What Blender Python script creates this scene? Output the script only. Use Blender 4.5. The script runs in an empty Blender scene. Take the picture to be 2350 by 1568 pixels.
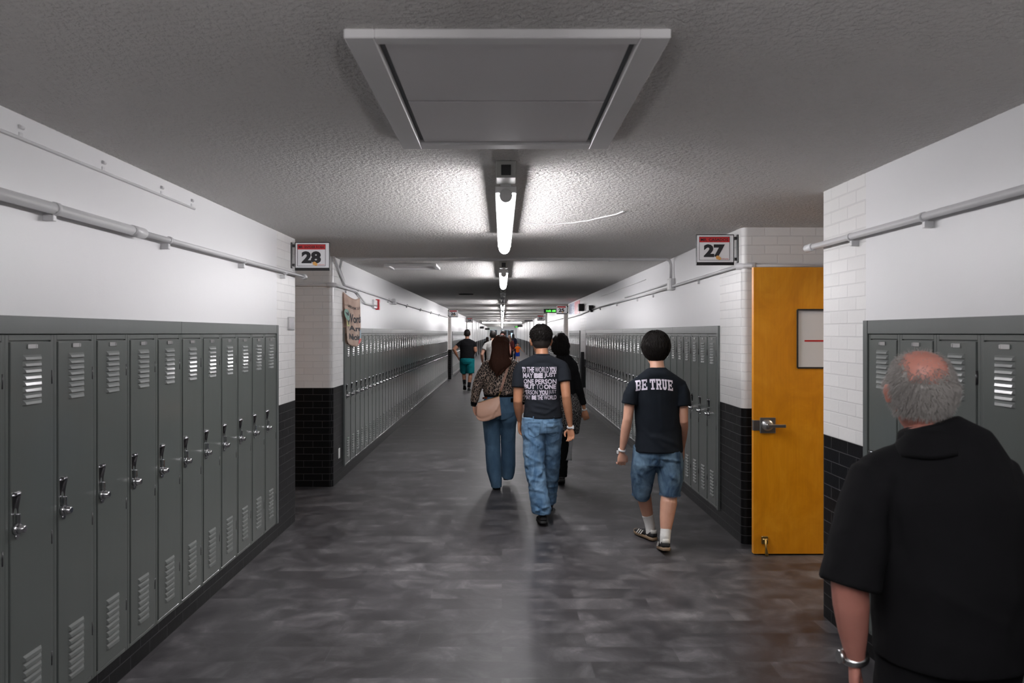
import bpy, bmesh, math, random
from mathutils import Vector, Matrix, noise
from mathutils.bvhtree import BVHTree
random.seed(7)
C = bpy.context.scene.collection
SC = bpy.context.scene
PI = math.pi

# ------------------------------------------------------------------ camera, world, exposure
EYE = 1.70            # camera height
F = 1714.0            # focal length in pixels of the 2350 wide frame
VX, VY = 1152.0, 765.0
cam = bpy.data.cameras.new('camera')
cam.sensor_width = 36.0
cam.lens = F / 2350 * 36.0
cam.shift_x = (1175 - VX) / 2350
cam.shift_y = (VY - 784) / 2350
cam.clip_start = 0.05; cam.clip_end = 300
cam.dof.use_dof = True; cam.dof.focus_distance = 7.5; cam.dof.aperture_fstop = 5.0
co = bpy.data.objects.new('camera', cam); C.objects.link(co)
co.location = (0, 0, EYE); co.rotation_euler = (PI/2, 0, 0)
SC.camera = co
w = bpy.data.worlds.new('world'); SC.world = w; w.use_nodes = True
w.node_tree.nodes['Background'].inputs[0].default_value = (0.62, 0.85, 1.0, 1)
w.node_tree.nodes['Background'].inputs[1].default_value = 2.0
SC.view_settings.view_transform = 'Standard'; SC.view_settings.look = 'None'
SC.view_settings.gamma = 1.0; SC.view_settings.use_curve_mapping = False
SC.view_settings.exposure = 0.0
SC.cycles.max_bounces = 10; SC.cycles.diffuse_bounces = 6; SC.cycles.glossy_bounces = 4
SC.cycles.sample_clamp_indirect = 8.0
SC.cycles.use_denoising = True
LAMP = 71.0           # strength of the ceiling strip lights

# ------------------------------------------------------------------ materials
def mat(name, col, rough=0.5, metal=0.0, emit=0.0, ecol=None, spec=0.5, coat=0.0):
    m = bpy.data.materials.new(name); m.use_nodes = True
    b = m.node_tree.nodes['Principled BSDF']
    b.inputs['Base Color'].default_value = (*col, 1)
    b.inputs['Roughness'].default_value = rough
    b.inputs['Metallic'].default_value = metal
    b.inputs['Specular IOR Level'].default_value = spec
    b.inputs['Coat Weight'].default_value = coat
    if emit:
        b.inputs['Emission Color'].default_value = (*(ecol or col), 1)
        b.inputs['Emission Strength'].default_value = emit
    return m
class N:
    """small node helper for one material"""
    def __init__(s, m): s.t = m.node_tree; s.b = s.t.nodes['Principled BSDF']
    def n(s, kind, **kw):
        x = s.t.nodes.new('ShaderNode' + kind)
        for k, v in kw.items():
            if hasattr(x, k) and not isinstance(v, (bpy.types.NodeSocket,)): 
                try: setattr(x, k, v); continue
                except Exception: pass
        return x
    def l(s, a, b): s.t.links.new(a, b)
    def coords(s, which='Object', scale=(1, 1, 1)):
        c = s.n('TexCoord'); mp = s.n('Mapping'); mp.inputs['Scale'].default_value = scale
        s.l(c.outputs[which], mp.inputs['Vector']); return mp.outputs['Vector']
    def noise(s, vec, scale, detail=3, rough=0.5, dist=0.0):
        x = s.n('TexNoise'); x.inputs['Scale'].default_value = scale; x.inputs['Detail'].default_value = detail
        x.inputs['Roughness'].default_value = rough; x.inputs['Distortion'].default_value = dist
        s.l(vec, x.inputs['Vector']); return x.outputs['Fac']
    def ramp(s, fac, stops):
        r = s.n('ValToRGB'); e = r.color_ramp.elements
        while len(e) < len(stops): e.new(0.5)
        for i, (p, c) in enumerate(stops):
            e[i].position = p; e[i].color = (*c, 1) if len(c) == 3 else c
        s.l(fac, r.inputs['Fac']); return r.outputs['Color']
    def bump(s, h, strength=0.5, dist=0.01, prev=None):
        b = s.n('Bump'); b.inputs['Strength'].default_value = strength; b.inputs['Distance'].default_value = dist
        s.l(h, b.inputs['Height'])
        if prev is not None: s.l(prev, b.inputs['Normal'])
        return b.outputs['Normal']
    def rng(s, fac, a, b, c, d):
        m = s.n('MapRange'); 
        for i, v in enumerate((a, b, c, d)): m.inputs[i+1].default_value = v
        s.l(fac, m.inputs[0]); return m.outputs[0]
    def mix(s, fac, a, b, mode='MIX'):
        x = s.n('MixRGB'); x.blend_type = mode
        for i, v in enumerate((fac, a, b)):
            if isinstance(v, bpy.types.NodeSocket): s.l(v, x.inputs[i])
            else: x.inputs[i].default_value = v if i == 0 else (*v, 1)
        return x.outputs[0]
    def out(s, name, sock): s.l(sock, s.b.inputs[name])

def m_wall_smooth():
    m = mat('white_wall_paint', (0.74, 0.74, 0.75), 0.38); g = N(m)
    v = g.coords('Object', (1, 1, 1))
    g.out('Normal', g.bump(g.noise(v, 5, 4), 0.25, 0.01, g.bump(g.noise(v, 180, 2), 0.12, 0.002)))
    return m
def m_brick(name, col, mort_gloss, rough, bst, mortar=0.0045):
    m = mat(name, col, rough, spec=0.5 if col[0] > 0.1 else 0.22); g = N(m)
    uv = g.coords('UV')
    nv = g.noise(uv, 4, 2)
    br = g.n('TexBrick'); br.offset = 0.5
    br.inputs['Scale'].default_value = 1; br.inputs['Mortar Size'].default_value = mortar
    br.inputs['Mortar Smooth'].default_value = 0.35; br.inputs['Brick Width'].default_value = 0.205
    br.inputs['Row Height'].default_value = 0.073; br.inputs['Bias'].default_value = 0
    br.inputs['Color1'].default_value = (*col, 1); br.inputs['Color2'].default_value = (*[c*0.94 for c in col], 1)
    br.inputs['Mortar'].default_value = (*mort_gloss, 1)
    g.l(uv, br.inputs['Vector'])
    g.out('Base Color', br.outputs['Color'])
    inv = g.rng(br.outputs['Fac'], 0, 1, 1, 0)
    n1 = g.bump(inv, bst, 0.006)
    g.out('Normal', g.bump(g.noise(uv, 30, 3), 0.15, 0.004, n1))
    return m
def m_ceiling():
    m = mat('textured_ceiling', (0.62, 0.60, 0.575), 0.9); g = N(m)
    v = g.coords('Object')
    n1 = g.noise(v, 46, 4, 0.6, 0.0); h = g.rng(n1, 0.36, 0.66, 0, 1)
    n2 = g.noise(v, 150, 2)
    g.out('Normal', g.bump(h, 1.0, 0.019, g.bump(n2, 0.5, 0.004)))
    big = g.noise(v, 0.9, 3)
    g.out('Base Color', g.ramp(big, [(0.3, (0.88, 0.855, 0.825)), (0.7, (0.92, 0.90, 0.875))]))
    return m
def m_floor():
    m = mat('grey_vinyl_floor', (0.08, 0.08, 0.083), 0.36); g = N(m)
    v = g.coords('Object')
    br = g.n('TexBrick'); br.offset = 0.5
    for k, val in (('Scale', 1), ('Mortar Size', 0.0015), ('Brick Width', 0.92), ('Row Height', 0.184), ('Bias', 0)):
        br.inputs[k].default_value = val
    br.inputs['Color1'].default_value = (0.0, 0.0, 0.0, 1); br.inputs['Color2'].default_value = (1, 1, 1, 1)
    br.inputs['Mortar'].default_value = (0.35, 0.35, 0.35, 1)
    g.l(v, br.inputs['Vector'])
    tile = g.n('SeparateColor'); g.l(br.outputs['Color'], tile.inputs[0])
    # cloudy slate pattern, shifted per tile
    add = g.n('VectorMath'); add.operation = 'MULTIPLY_ADD'
    g.l(br.outputs['Color'], add.inputs[0]); add.inputs[1].default_value = (3.1, 1.7, 5.0); g.l(v, add.inputs[2])
    sc_ = g.n('Mapping'); sc_.inputs['Scale'].default_value = (1.1, 1.0, 1); g.l(add.outputs[0], sc_.inputs['Vector']); cl = g.noise(sc_.outputs['Vector'], 3.4, 7, 0.64, 0.5)
    c = g.ramp(cl, [(0.27, (0.022, 0.021, 0.023)), (0.45, (0.046, 0.044, 0.047)), (0.58, (0.085, 0.082, 0.086)), (0.76, (0.19, 0.185, 0.19))])
    c = g.mix(0.16, c, br.outputs['Color'], 'OVERLAY')
    g.out('Base Color', c)
    g.out('Roughness', g.rng(cl, 0.3, 0.7, 0.36, 0.48))
    g.out('Normal', g.bump(g.noise(v, 60, 4), 0.12, 0.003, g.bump(br.outputs['Fac'], -0.25, 0.002)))
    return m
def m_locker(name='locker_paint', col=(0.098, 0.110, 0.103), rough=0.30):
    m = mat(name, col, rough, spec=0.6, coat=0.35); g = N(m); g.b.inputs['Coat Roughness'].default_value = 0.12
    c = g.n('NewGeometry')
    mp = g.n('Mapping'); mp.inputs['Scale'].default_value = (1, 1, 0.28); g.l(c.outputs['Position'], mp.inputs['Vector'])
    v = mp.outputs['Vector']
    n = g.noise(v, 3.4, 3)
    g.out('Normal', g.bump(n, 0.22, 0.012, g.bump(g.noise(c.outputs['Position'], 300, 1), 0.08, 0.001)))
    return m
def m_wood():
    m = mat('orange_wood_veneer', (0.5, 0.2, 0.02), 0.38); g = N(m)
    v = g.coords('Object', (1.6, 1, 0.8))
    n = g.noise(v, 2.3, 6, 0.6, 1.3)
    v2 = g.coords('Object', (26, 8, 1.2)); n2 = g.noise(v2, 3, 4)
    c = g.ramp(n, [(0.25, (0.64, 0.235, 0.003)), (0.5, (0.78, 0.31, 0.006)), (0.75, (0.90, 0.40, 0.02))])
    c2 = g.ramp(n2, [(0.3, (0.92, 0.88, 0.85)), (0.7, (1, 1, 1))])
    g.out('Base Color', g.mix(0.8, c, c2, 'MULTIPLY'))
    return m
def m_cloth(name, col, rough=0.92, weave=900, var=0.12):
    m = mat(name, col, rough, spec=0.15); g = N(m)
    v = g.coords('Object')
    n = g.noise(v, 9, 4)
    g.out('Base Color', g.ramp(n, [(0.3, tuple(c*(1-var) for c in col)), (0.7, tuple(min(1, c*(1+var)) for c in col))]))
    g.out('Normal', g.bump(g.noise(v, weave, 2), 0.25, 0.0015))
    return m
def m_denim(name, dark, light, bias=0.5):
    m = mat(name, light, 0.9, spec=0.2); g = N(m)
    v = g.coords('Object', (1, 1, 0.45))
    n = g.noise(v, 9, 5, 0.6, 0.8)
    g.out('Base Color', g.ramp(n, [(bias-0.2, dark), (bias+0.2, light)]))
    g.out('Normal', g.bump(g.noise(g.coords('Object', (1, 1, 1)), 500, 2), 0.4, 0.002))
    return m
def m_leopard(name, line, cell, scale, wd, spots=True):
    m = mat(name, cell, 0.75); g = N(m)
    v = g.coords('Object', (1, 1, 0.62))
    nz = g.n('TexNoise'); nz.inputs['Scale'].default_value = 18; g.l(v, nz.inputs['Vector'])
    ad = g.n('VectorMath'); ad.operation = 'MULTIPLY_ADD'; g.l(nz.outputs['Color'], ad.inputs[0])
    ad.inputs[1].default_value = (0.03, 0.03, 0.03); g.l(v, ad.inputs[2])
    vo = g.n('TexVoronoi'); vo.feature = 'DISTANCE_TO_EDGE'; vo.inputs['Scale'].default_value = scale
    g.l(ad.outputs[0], vo.inputs['Vector'])
    g.out('Base Color', g.ramp(vo.outputs['Distance'], [(0.0, line), (wd, line), (wd+0.03, cell), (1, cell)]))
    return m
def m_skin(name, col):
    m = mat(name, col, 0.5); g = N(m)
    v = g.coords('Object'); n = g.noise(v, 12, 4)
    g.out('Base Color', g.ramp(n, [(0.3, (col[0]*0.88, col[1]*0.82, col[2]*0.8)), (0.7, col)]))
    m.node_tree.nodes['Principled BSDF'].inputs['Subsurface Weight'].default_value = 0.08
    m.node_tree.nodes['Principled BSDF'].inputs['Subsurface Radius'].default_value = (0.02, 0.008, 0.004)
    return m

M = dict(
    smooth=m_wall_smooth(),
    brick=m_brick('white_painted_brick', (0.76, 0.755, 0.745), (0.67, 0.665, 0.66), 0.34, 0.55),
    black=m_brick('black_painted_brick', (0.0055, 0.0055, 0.006), (0.055, 0.055, 0.058), 0.33, 0.9, 0.003),  # mortar lightened: gloss on the brick edges put into its colour
    ceiling=m_ceiling(), floor=m_floor(), locker=m_locker(), trim=m_locker('trim_reflect_paint', (0.108, 0.120, 0.116), 0.3), louver=m_locker('louver_glint_paint', (0.125, 0.138, 0.132), 0.55),  # trim and louvers: locker paint lightened to carry reflections and slat glints
    wood=m_wood(),
    chrome=mat('chrome', (0.62, 0.62, 0.64), 0.16, 1.0), steel=mat('brushed_steel', (0.5, 0.5, 0.5), 0.32, 1.0),
    dark=mat('dark_metal', (0.02, 0.02, 0.022), 0.4), darkchrome=mat('dark_chrome', (0.16, 0.16, 0.17), 0.2, 1.0),
    white=mat('white_paint', (0.72, 0.72, 0.72), 0.4), pipe=mat('pipe_paint', (0.66, 0.66, 0.67), 0.3),
    panel=mat('hatch_panel_paint', (0.74, 0.72, 0.73), 0.6), panelf=mat('hatch_frame_paint', (0.78, 0.77, 0.77), 0.5),
    lens=mat('lit_lens', (0.9, 0.9, 0.9), 0.4, emit=LAMP, ecol=(1.0, 0.975, 1.0)),
    lensoff=mat('unlit_lens', (0.7, 0.7, 0.72), 0.3), warm=mat('warm_lamp', (0.9, 0.8, 0.7), 0.4, emit=22, ecol=(1.0, 0.80, 0.58)),
    red=mat('red_plastic', (0.50, 0.015, 0.02), 0.35), paper=mat('paper', (0.78, 0.78, 0.80), 0.7),
    signred=mat('sign_red', (0.55, 0.03, 0.035), 0.5), ink=mat('ink', (0.022, 0.022, 0.026), 0.6),
    brass=mat('brass', (0.45, 0.32, 0.12), 0.35, 1.0), black_plastic=mat('black_plastic', (0.012, 0.012, 0.013), 0.35),
    led=mat('green_led', (0.05, 0.8, 0.05), 0.4, emit=3, ecol=(0.1, 1.0, 0.08)),
    glass=mat('door_glass', (0.8, 0.9, 0.95), 0.05), enddoor=mat('dark_door_paint', (0.03, 0.034, 0.045), 0.3),
    hole=mat('hole_shade', (0.004, 0.004, 0.004), 0.9),  # near-black colour stands in for the shade inside openings
)
gb = M['glass'].node_tree.nodes['Principled BSDF']; gb.inputs['Transmission Weight'].default_value = 1.0

# ------------------------------------------------------------------ geometry helpers
def box(bm, x0, x1, y0, y1, z0, z1, bev=0.0, seg=1, mi=0):
    t = bmesh.new()
    r = bmesh.ops.create_cube(t, size=1)
    for v in t.verts:
        v.co = Vector(((x0+x1)/2 + v.co.x*(x1-x0), (y0+y1)/2 + v.co.y*(y1-y0), (z0+z1)/2 + v.co.z*(z1-z0)))
    if bev: bmesh.ops.bevel(t, geom=t.edges[:], offset=bev, segments=seg, profile=0.5, affect='EDGES')
    for f in t.faces: f.material_index = mi
    me = bpy.data.meshes.new('t'); t.to_mesh(me); t.free(); bm.from_mesh(me); bpy.data.meshes.remove(me)
def tube(bm, pts, r, seg=10, caps=True, taper=None):
    pts = [Vector(p) for p in pts]; rings = []; ref = None
    for i, p in enumerate(pts):
        t = ((pts[min(i+1, len(pts)-1)] - pts[max(i-1, 0)])).normalized()
        if ref is None:
            a = Vector((0, 0, 1)) if abs(t.z) < 0.9 else Vector((1, 0, 0))
            ref = t.cross(a).normalized()
        ref = (ref - t*ref.dot(t)).normalized(); b = t.cross(ref)
        rr = r if taper is None else taper[i]
        rings.append([bm.verts.new(p + ref*math.cos(2*PI*k/seg)*rr + b*math.sin(2*PI*k/seg)*rr) for k in range(seg)])
    for i in range(len(rings)-1):
        for k in range(seg):
            f = bm.faces.new((rings[i][k], rings[i][(k+1) % seg], rings[i+1][(k+1) % seg], rings[i+1][k])); f.smooth = True
    if caps:
        bm.faces.new(rings[0][::-1]); bm.faces.new(rings[-1])
def rings_loft(bm, rings, cap=True, bulge=0.0):
    """rings: list of lists of Vector with equal length"""
    vs = [[bm.verts.new(p) for p in r] for r in rings]; n = len(vs[0])
    for i in range(len(vs)-1):
        for k in range(n):
            f = bm.faces.new((vs[i][k], vs[i][(k+1) % n], vs[i+1][(k+1) % n], vs[i+1][k])); f.smooth = True
    if cap:
        for r, ids in ((vs[0], -1), (vs[-1], 1)):
            c = sum((v.co for v in r), Vector())/n
            o = vs[1] if ids == -1 else vs[-2]
            c2 = sum((v.co for v in o), Vector())/n
            cv = bm.verts.new(c + (c-c2).normalized()*bulge)
            for k in range(n):
                a, b = r[k], r[(k+1) % n]
                f = bm.faces.new((b, a, cv) if ids == -1 else (a, b, cv)); f.smooth = True
def limb(bm, pts, n=18, lat=(1, 0, 0), bulge=0.0, pw=1.0):
    """pts: (x, y, z, rw[, rd]) elliptical sections along a path, rw measured along lat"""
    P = [Vector(p[:3]) for p in pts]; rings = []
    for i, p in enumerate(pts):
        t = (P[min(i+1, len(P)-1)] - P[max(i-1, 0)]).normalized()
        l = Vector(lat); a = (l - t*l.dot(t)).normalized(); b = t.cross(a)
        rw = p[3]; rd = p[4] if len(p) > 4 else rw
        ring = []
        for k in range(n):
            c, s = math.cos(2*PI*k/n), math.sin(2*PI*k/n)
            if pw != 1.0:
                c = math.copysign(abs(c)**pw, c); s = math.copysign(abs(s)**pw, s)
            ring.append(P[i] + a*rw*c + b*rd*s)
        rings.append(ring)
    rings_loft(bm, rings, True, bulge)
def ell(bm, c, r, sub=2, rot=None):
    t = bmesh.new(); bmesh.ops.create_icosphere(t, subdivisions=sub, radius=1)
    for v in t.verts:
        p = Vector((v.co.x*r[0], v.co.y*r[1], v.co.z*r[2]))
        if rot is not None: p = rot @ p
        v.co = p + Vector(c)
    for f in t.faces: f.smooth = True
    me = bpy.data.meshes.new('t'); t.to_mesh(me); t.free(); bm.from_mesh(me); bpy.data.meshes.remove(me)
def link(name, me, parent=None, m=None, loc=None):
    o = bpy.data.objects.new(name, me); C.objects.link(o)
    if m is not None:
        if len(me.materials): me.materials.clear()
        for x in (m if isinstance(m, (list, tuple)) else [m]): me.materials.append(x)
    if parent is not None: o.parent = parent
    if loc is not None: o.location = loc
    return o
def obj(name, bm, m, parent=None, loc=None, smooth=None):
    me = bpy.data.meshes.new(name); bm.normal_update(); bm.to_mesh(me); bm.free()
    if smooth is not None:
        for p in me.polygons: p.use_smooth = smooth
    return link(name, me, parent, m, loc)
def tag(o, label=None, cat=None, group=None, kind=None):
    if label: o['label'] = label
    if cat: o['category'] = cat
    if group: o['group'] = group
    if kind: o['kind'] = kind
    return o
def empty(name, loc, rz=0.0):
    o = bpy.data.objects.new(name, None); C.objects.link(o); o.location = loc; o.rotation_euler = (0, 0, rz)
    o.empty_display_size = 0.1
    return o
def dup(root, loc, rz=0.0):
    r = root.copy(); C.objects.link(r); r.location = loc; r.rotation_euler = (0, 0, rz)
    for ch in list(root.children):
        c = ch.copy(); C.objects.link(c); c.parent = r
        for g in list(ch.children):
            d = g.copy(); C.objects.link(d); d.parent = c
    return r
def text_verts(s, height, width=None, bold=0.0, align='CENTER', spacing=1.0):
    """flat letters in the XZ plane facing -Y, as (verts, faces); height is the cap height"""
    cu = bpy.data.curves.new('lettering', 'FONT'); cu.body = s; cu.size = 1.0; cu.offset = bold
    cu.resolution_u = 3; cu.align_x = 'LEFT'; cu.space_character = spacing
    o = bpy.data.objects.new('lettering', cu); C.objects.link(o)
    dg = bpy.context.evaluated_depsgraph_get(); me = bpy.data.meshes.new_from_object(o.evaluated_get(dg))
    vs = [v.co.copy() for v in me.vertices]; fs = [tuple(p.vertices) for p in me.polygons]
    bpy.data.objects.remove(o); bpy.data.curves.remove(cu); bpy.data.meshes.remove(me)
    x0 = min(v.x for v in vs); x1 = max(v.x for v in vs); y0 = min(v.y for v in vs); y1 = max(v.y for v in vs)
    sz = height/(y1-y0); sx = sz if width is None else width/(x1-x0)
    off = {'CENTER': (x0+x1)/2, 'LEFT': x0, 'RIGHT': x1}[align]
    return [Vector(((v.x-off)*sx, 0, (v.y-y0)*sz)) for v in vs], fs
def text_obj(name, s, height, m, parent, loc, width=None, bold=0.0, align='CENTER', rot=None):
    vs, fs = text_verts(s, height, width, bold, align)
    bm = bmesh.new(); bv = [bm.verts.new(v) for v in vs]
    for f in fs:
        try: bm.faces.new([bv[i] for i in f])
        except ValueError: pass
    o = obj(name, bm, m, parent, loc)
    if rot is not None: o.rotation_euler = rot
    return o

# ------------------------------------------------------------------ the corridor shell
XL, XR, ZC, ZB = -1.87, 1.93, 2.55, 1.095      # wall planes, ceiling height, top of the black dado
YN, YE = -7.0, 97.0
ROWS_L = [(2.492, 12), (8.85, 54), (28.05, 34)]           # where each row of lockers starts, and how many
LOCK_L = [(a - 0.048, a + n_*0.305 + 0.048) for a, n_ in ROWS_L]
ROWS_R = [(2.387, 5), (6.66, 34), (18.45, 9), (24.05, 24)]
LOCK_R = [(a - 0.048, a + n_*0.305 + 0.048) for a, n_ in ROWS_R]
LZ0, LZ1, LZT = 0.127, 1.695, 1.767             # locker bottom, top, top of the filler strip
ALC_L = [(6.79, 8.25), (25.95, 27.55), (39.0, 40.5), (46.5, 48.0), (53.6, 55.1), (58.6, 60.1), (63.6, 65.1), (71.5, 73.0), (80, 81.5)]
ALC_R = [(4.52, 6.00), (21.85, 23.35), (31.85, 33.3), (44.6, 46.1), (51.0, 52.5), (57.2, 58.7), (64.0, 65.5), (77.0, 78.5)]
def wall_side(name, s, x0, alcs, locks, depth):
    bm = bmesh.new(); uvl = bm.loops.layers.uv.new('UVMap')
    def quad(p, q, u0, u1, z0, z1, mi, sm=False):
        vs = [bm.verts.new((p[0], p[1], z0)), bm.verts.new((q[0], q[1], z0)), bm.verts.new((q[0], q[1], z1)), bm.verts.new((p[0], p[1], z1))]
        if s > 0: vs = vs[::-1]
        f = bm.faces.new(vs); f.material_index = mi; f.smooth = sm
        for l in f.loops:
            u = u0 if (l.vert.co.xy - Vector(p)).length < 1e-6 else u1
            l[uvl].uv = (u, l.vert.co.z)
    R = 0.045; pts = [((x0, YN), None)]
    path = []   # (x, y, kind)
    y = YN
    segs = []   # list of (p, q, kind)
    cuts = sorted([(a, b, 'alc') for a, b in alcs] + [(a, b, 'lock') for a, b in locks])
    for a, b, k in cuts:
        if k == 'lock':
            segs.append(((x0, y), (x0, a), 'brick')); segs.append(((x0, a), (x0, b), 'lock')); y = b
        else:
            segs.append(((x0, y), (x0, a-R), 'brick'))
            prev = (x0, a-R)
            for i in range(1, 7):
                t = i/6*PI/2; q = (x0 + s*(R - R*math.cos(t)), a - R + R*math.sin(t))
                segs.append((prev, q, 'round')); prev = q
            xb = x0 + s*depth
            segs.append((prev, (xb, a), 'brick'))
            if s > 0 and abs(a-4.52) < 0.01:
                segs.append(((xb, a), (xb, 4.76), 'brick')); segs.append(((xb, 4.76), (xb, 5.70), 'open')); segs.append(((xb, 5.70), (xb, b), 'brick'))
            else: segs.append(((xb, a), (xb, b), 'brick'))
            prev = (x0 + s*R, b); segs.append(((xb, b), prev, 'brick'))
            for i in range(1, 7):
                t = i/6*PI/2; q = (x0 + s*(R - R*math.sin(t)), b + R - R*math.cos(t))
                segs.append((prev, q, 'round')); prev = q
            y = b + R
    segs.append(((x0, y), (x0, YE), 'brick'))
    u = 0.0
    for p, q, k in segs:
        L = math.hypot(q[0]-p[0], q[1]-p[1])
        if L < 1e-6: continue
        if k == 'lock':
            quad(p, q, u, u+L, 0, LZ0, 2); quad(p, q, u, u+L, LZT, ZC, 0)
        elif k == 'open': quad(p, q, u, u+L, 2.21, ZC, 1)
        else:
            quad(p, q, u, u+L, 0, ZB, 2, k == 'round'); quad(p, q, u, u+L, ZB, ZC, 1, k == 'round')
        u += L
    bmesh.ops.remove_doubles(bm, verts=bm.verts, dist=1e-5)
    o = obj(name, bm, [M['smooth'], M['brick'], M['black']])
    tag(o, kind='structure'); return o
wall_side('wall_left', -1, XL, ALC_L, LOCK_L, 0.95)
wall_side('wall_right', 1, XR, ALC_R, LOCK_R, 0.93)
def slab(name, x0, x1, y0, y1, z0, z1, m):
    bm = bmesh.new(); box(bm, x0, x1, y0, y1, z0, z1); return tag(obj(name, bm, m), kind='structure')
slab('floor', -3.2, 6.4, YN-0.1, YE+0.1, -0.1, 0, M['floor'])
slab('ceiling', -3.2, 6.4, YN-0.1, YE+0.1, ZC, ZC+0.1, M['ceiling'])
slab('wall_back', -3.2, 6.4, YN-0.12, YN, 0, ZC, M['smooth'])
# classroom behind the open door on the right
XB = XR + 0.93
bm = bmesh.new()
box(bm, XB+0.12, 6.3, 7.4, 7.5, 0, ZC); box(bm, XB+0.12, 6.3, 3.0, 3.1, 0, ZC); box(bm, 6.2, 6.3, 3.1, 7.4, 0, ZC)
box(bm, XB+0.03, XB+0.12, 3.0, 4.76, 0, ZC); box(bm, XB+0.03, XB+0.12, 5.70, 7.5, 0, ZC); box(bm, XB+0.03, XB+0.12, 4.76, 5.70, 2.21, ZC)
tag(obj('wall_classroom', bm, mat('cream_wall', (0.72, 0.66, 0.56), 0.6)), kind='structure')
bm = bmesh.new()
box(bm, XB-0.012, XB+0.132, 4.76, 4.80, 0, 2.23, 0.002); box(bm, XB-0.012, XB+0.132, 5.695, 5.735, 0, 2.23, 0.002); box(bm, XB-0.012, XB+0.132, 4.80, 5.695, 2.20, 2.24, 0.002)
tag(obj('trim_1', bm, mat('door_jamb_paint', (0.25, 0.26, 0.27), 0.4)), kind='structure')
lr = empty('ceiling_light', (4.3, 5.2, ZC)); tag(lr, 'warm ceiling panel light inside the room behind the open orange door', 'light')
bm = bmesh.new(); box(bm, -0.62, 0.62, -0.32, 0.32, -0.05, 0, 0.004); obj('housing', bm, M['white'], lr)
bm = bmesh.new(); box(bm, -0.58, 0.58, -0.28, 0.28, -0.062, -0.051, 0.003); obj('diffuser', bm, M['warm'], lr)
# near-black sheet behind each row of lockers, recess shade put into its colour
n = 1
for s, x0, locks in ((-1, XL, LOCK_L), (1, XR, LOCK_R)):
    for a, b in locks:
        # recess behind the lockers
        bm = bmesh.new()
        xi = x0 + s*0.34
        box(bm, min(xi, xi+s*0.03), max(xi, xi+s*0.03), a, b, 0, ZC)
        tag(obj('trim_%d' % (n+1), bm, M['hole']), kind='structure'); n += 1
# end wall with two pairs of dark doors, white pillar between
bm = bmesh.new()
def endbox(x0, x1, z0, z1): box(bm, x0, x1, YE, YE+0.2, z0, z1)
endbox(-3.2, -1.55, 0, ZC); endbox(-0.63, -0.17, 0, ZC); endbox(1.53, 3.2, 0, ZC); endbox(-1.55, -0.63, 2.13, ZC); endbox(-0.17, 1.53, 2.13, ZC); endbox(3.2, 6.4, 0, ZC)
tag(obj('wall_end', bm, M['smooth']), kind='structure')
def enddoor(k, x0, x1, hand):
    r = empty('door_%d' % k, ((x0+x1)/2, YE+0.06, 0)); tag(r, kind='structure')
    w_ = (x1-x0)/2 - 0.006; bm = bmesh.new()
    gx0, gx1 = (-w_+0.14, -w_+0.36) if hand > 0 else (w_-0.36, w_-0.14)
    box(bm, -w_, gx0, 0, 0.05, 0.005, 2.12, 0.003); box(bm, gx1, w_, 0, 0.05, 0.005, 2.12, 0.003)
    box(bm, gx0, gx1, 0, 0.05, 0.005, 0.85); box(bm, gx0, gx1, 0, 0.05, 1.72, 2.12)
    obj('door_leaf', bm, M['enddoor'], r)
    bm = bmesh.new(); box(bm, gx0, gx1, 0.02, 0.028, 0.85, 1.72); obj('pane', bm, M['glass'], r)
    bm = bmesh.new(); box(bm, -w_+0.05, w_-0.05, -0.06, -0.03, 1.0, 1.05, 0.004); box(bm, -w_+0.06, -w_+0.10, -0.04, 0.0, 0.98, 1.07); box(bm, w_-0.10, w_-0.06, -0.04, 0, 0.98, 1.07)
    obj('push_bar', bm, M['steel'], r)
    bm = bmesh.new(); box(bm, -0.25, 0.05, -0.06, -0.005, 2.02, 2.08, 0.004); obj('closer', bm, M['steel'], r)
enddoor(2, -1.55, -0.63, 1); enddoor(3, -0.17, 0.68, 1); enddoor(4, 0.68, 1.53, -1)
slab('ground_outside', -12, 12, YE+0.2, YE+30, -0.12, -0.02, mat('concrete', (0.5, 0.5, 0.48), 0.8))

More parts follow.
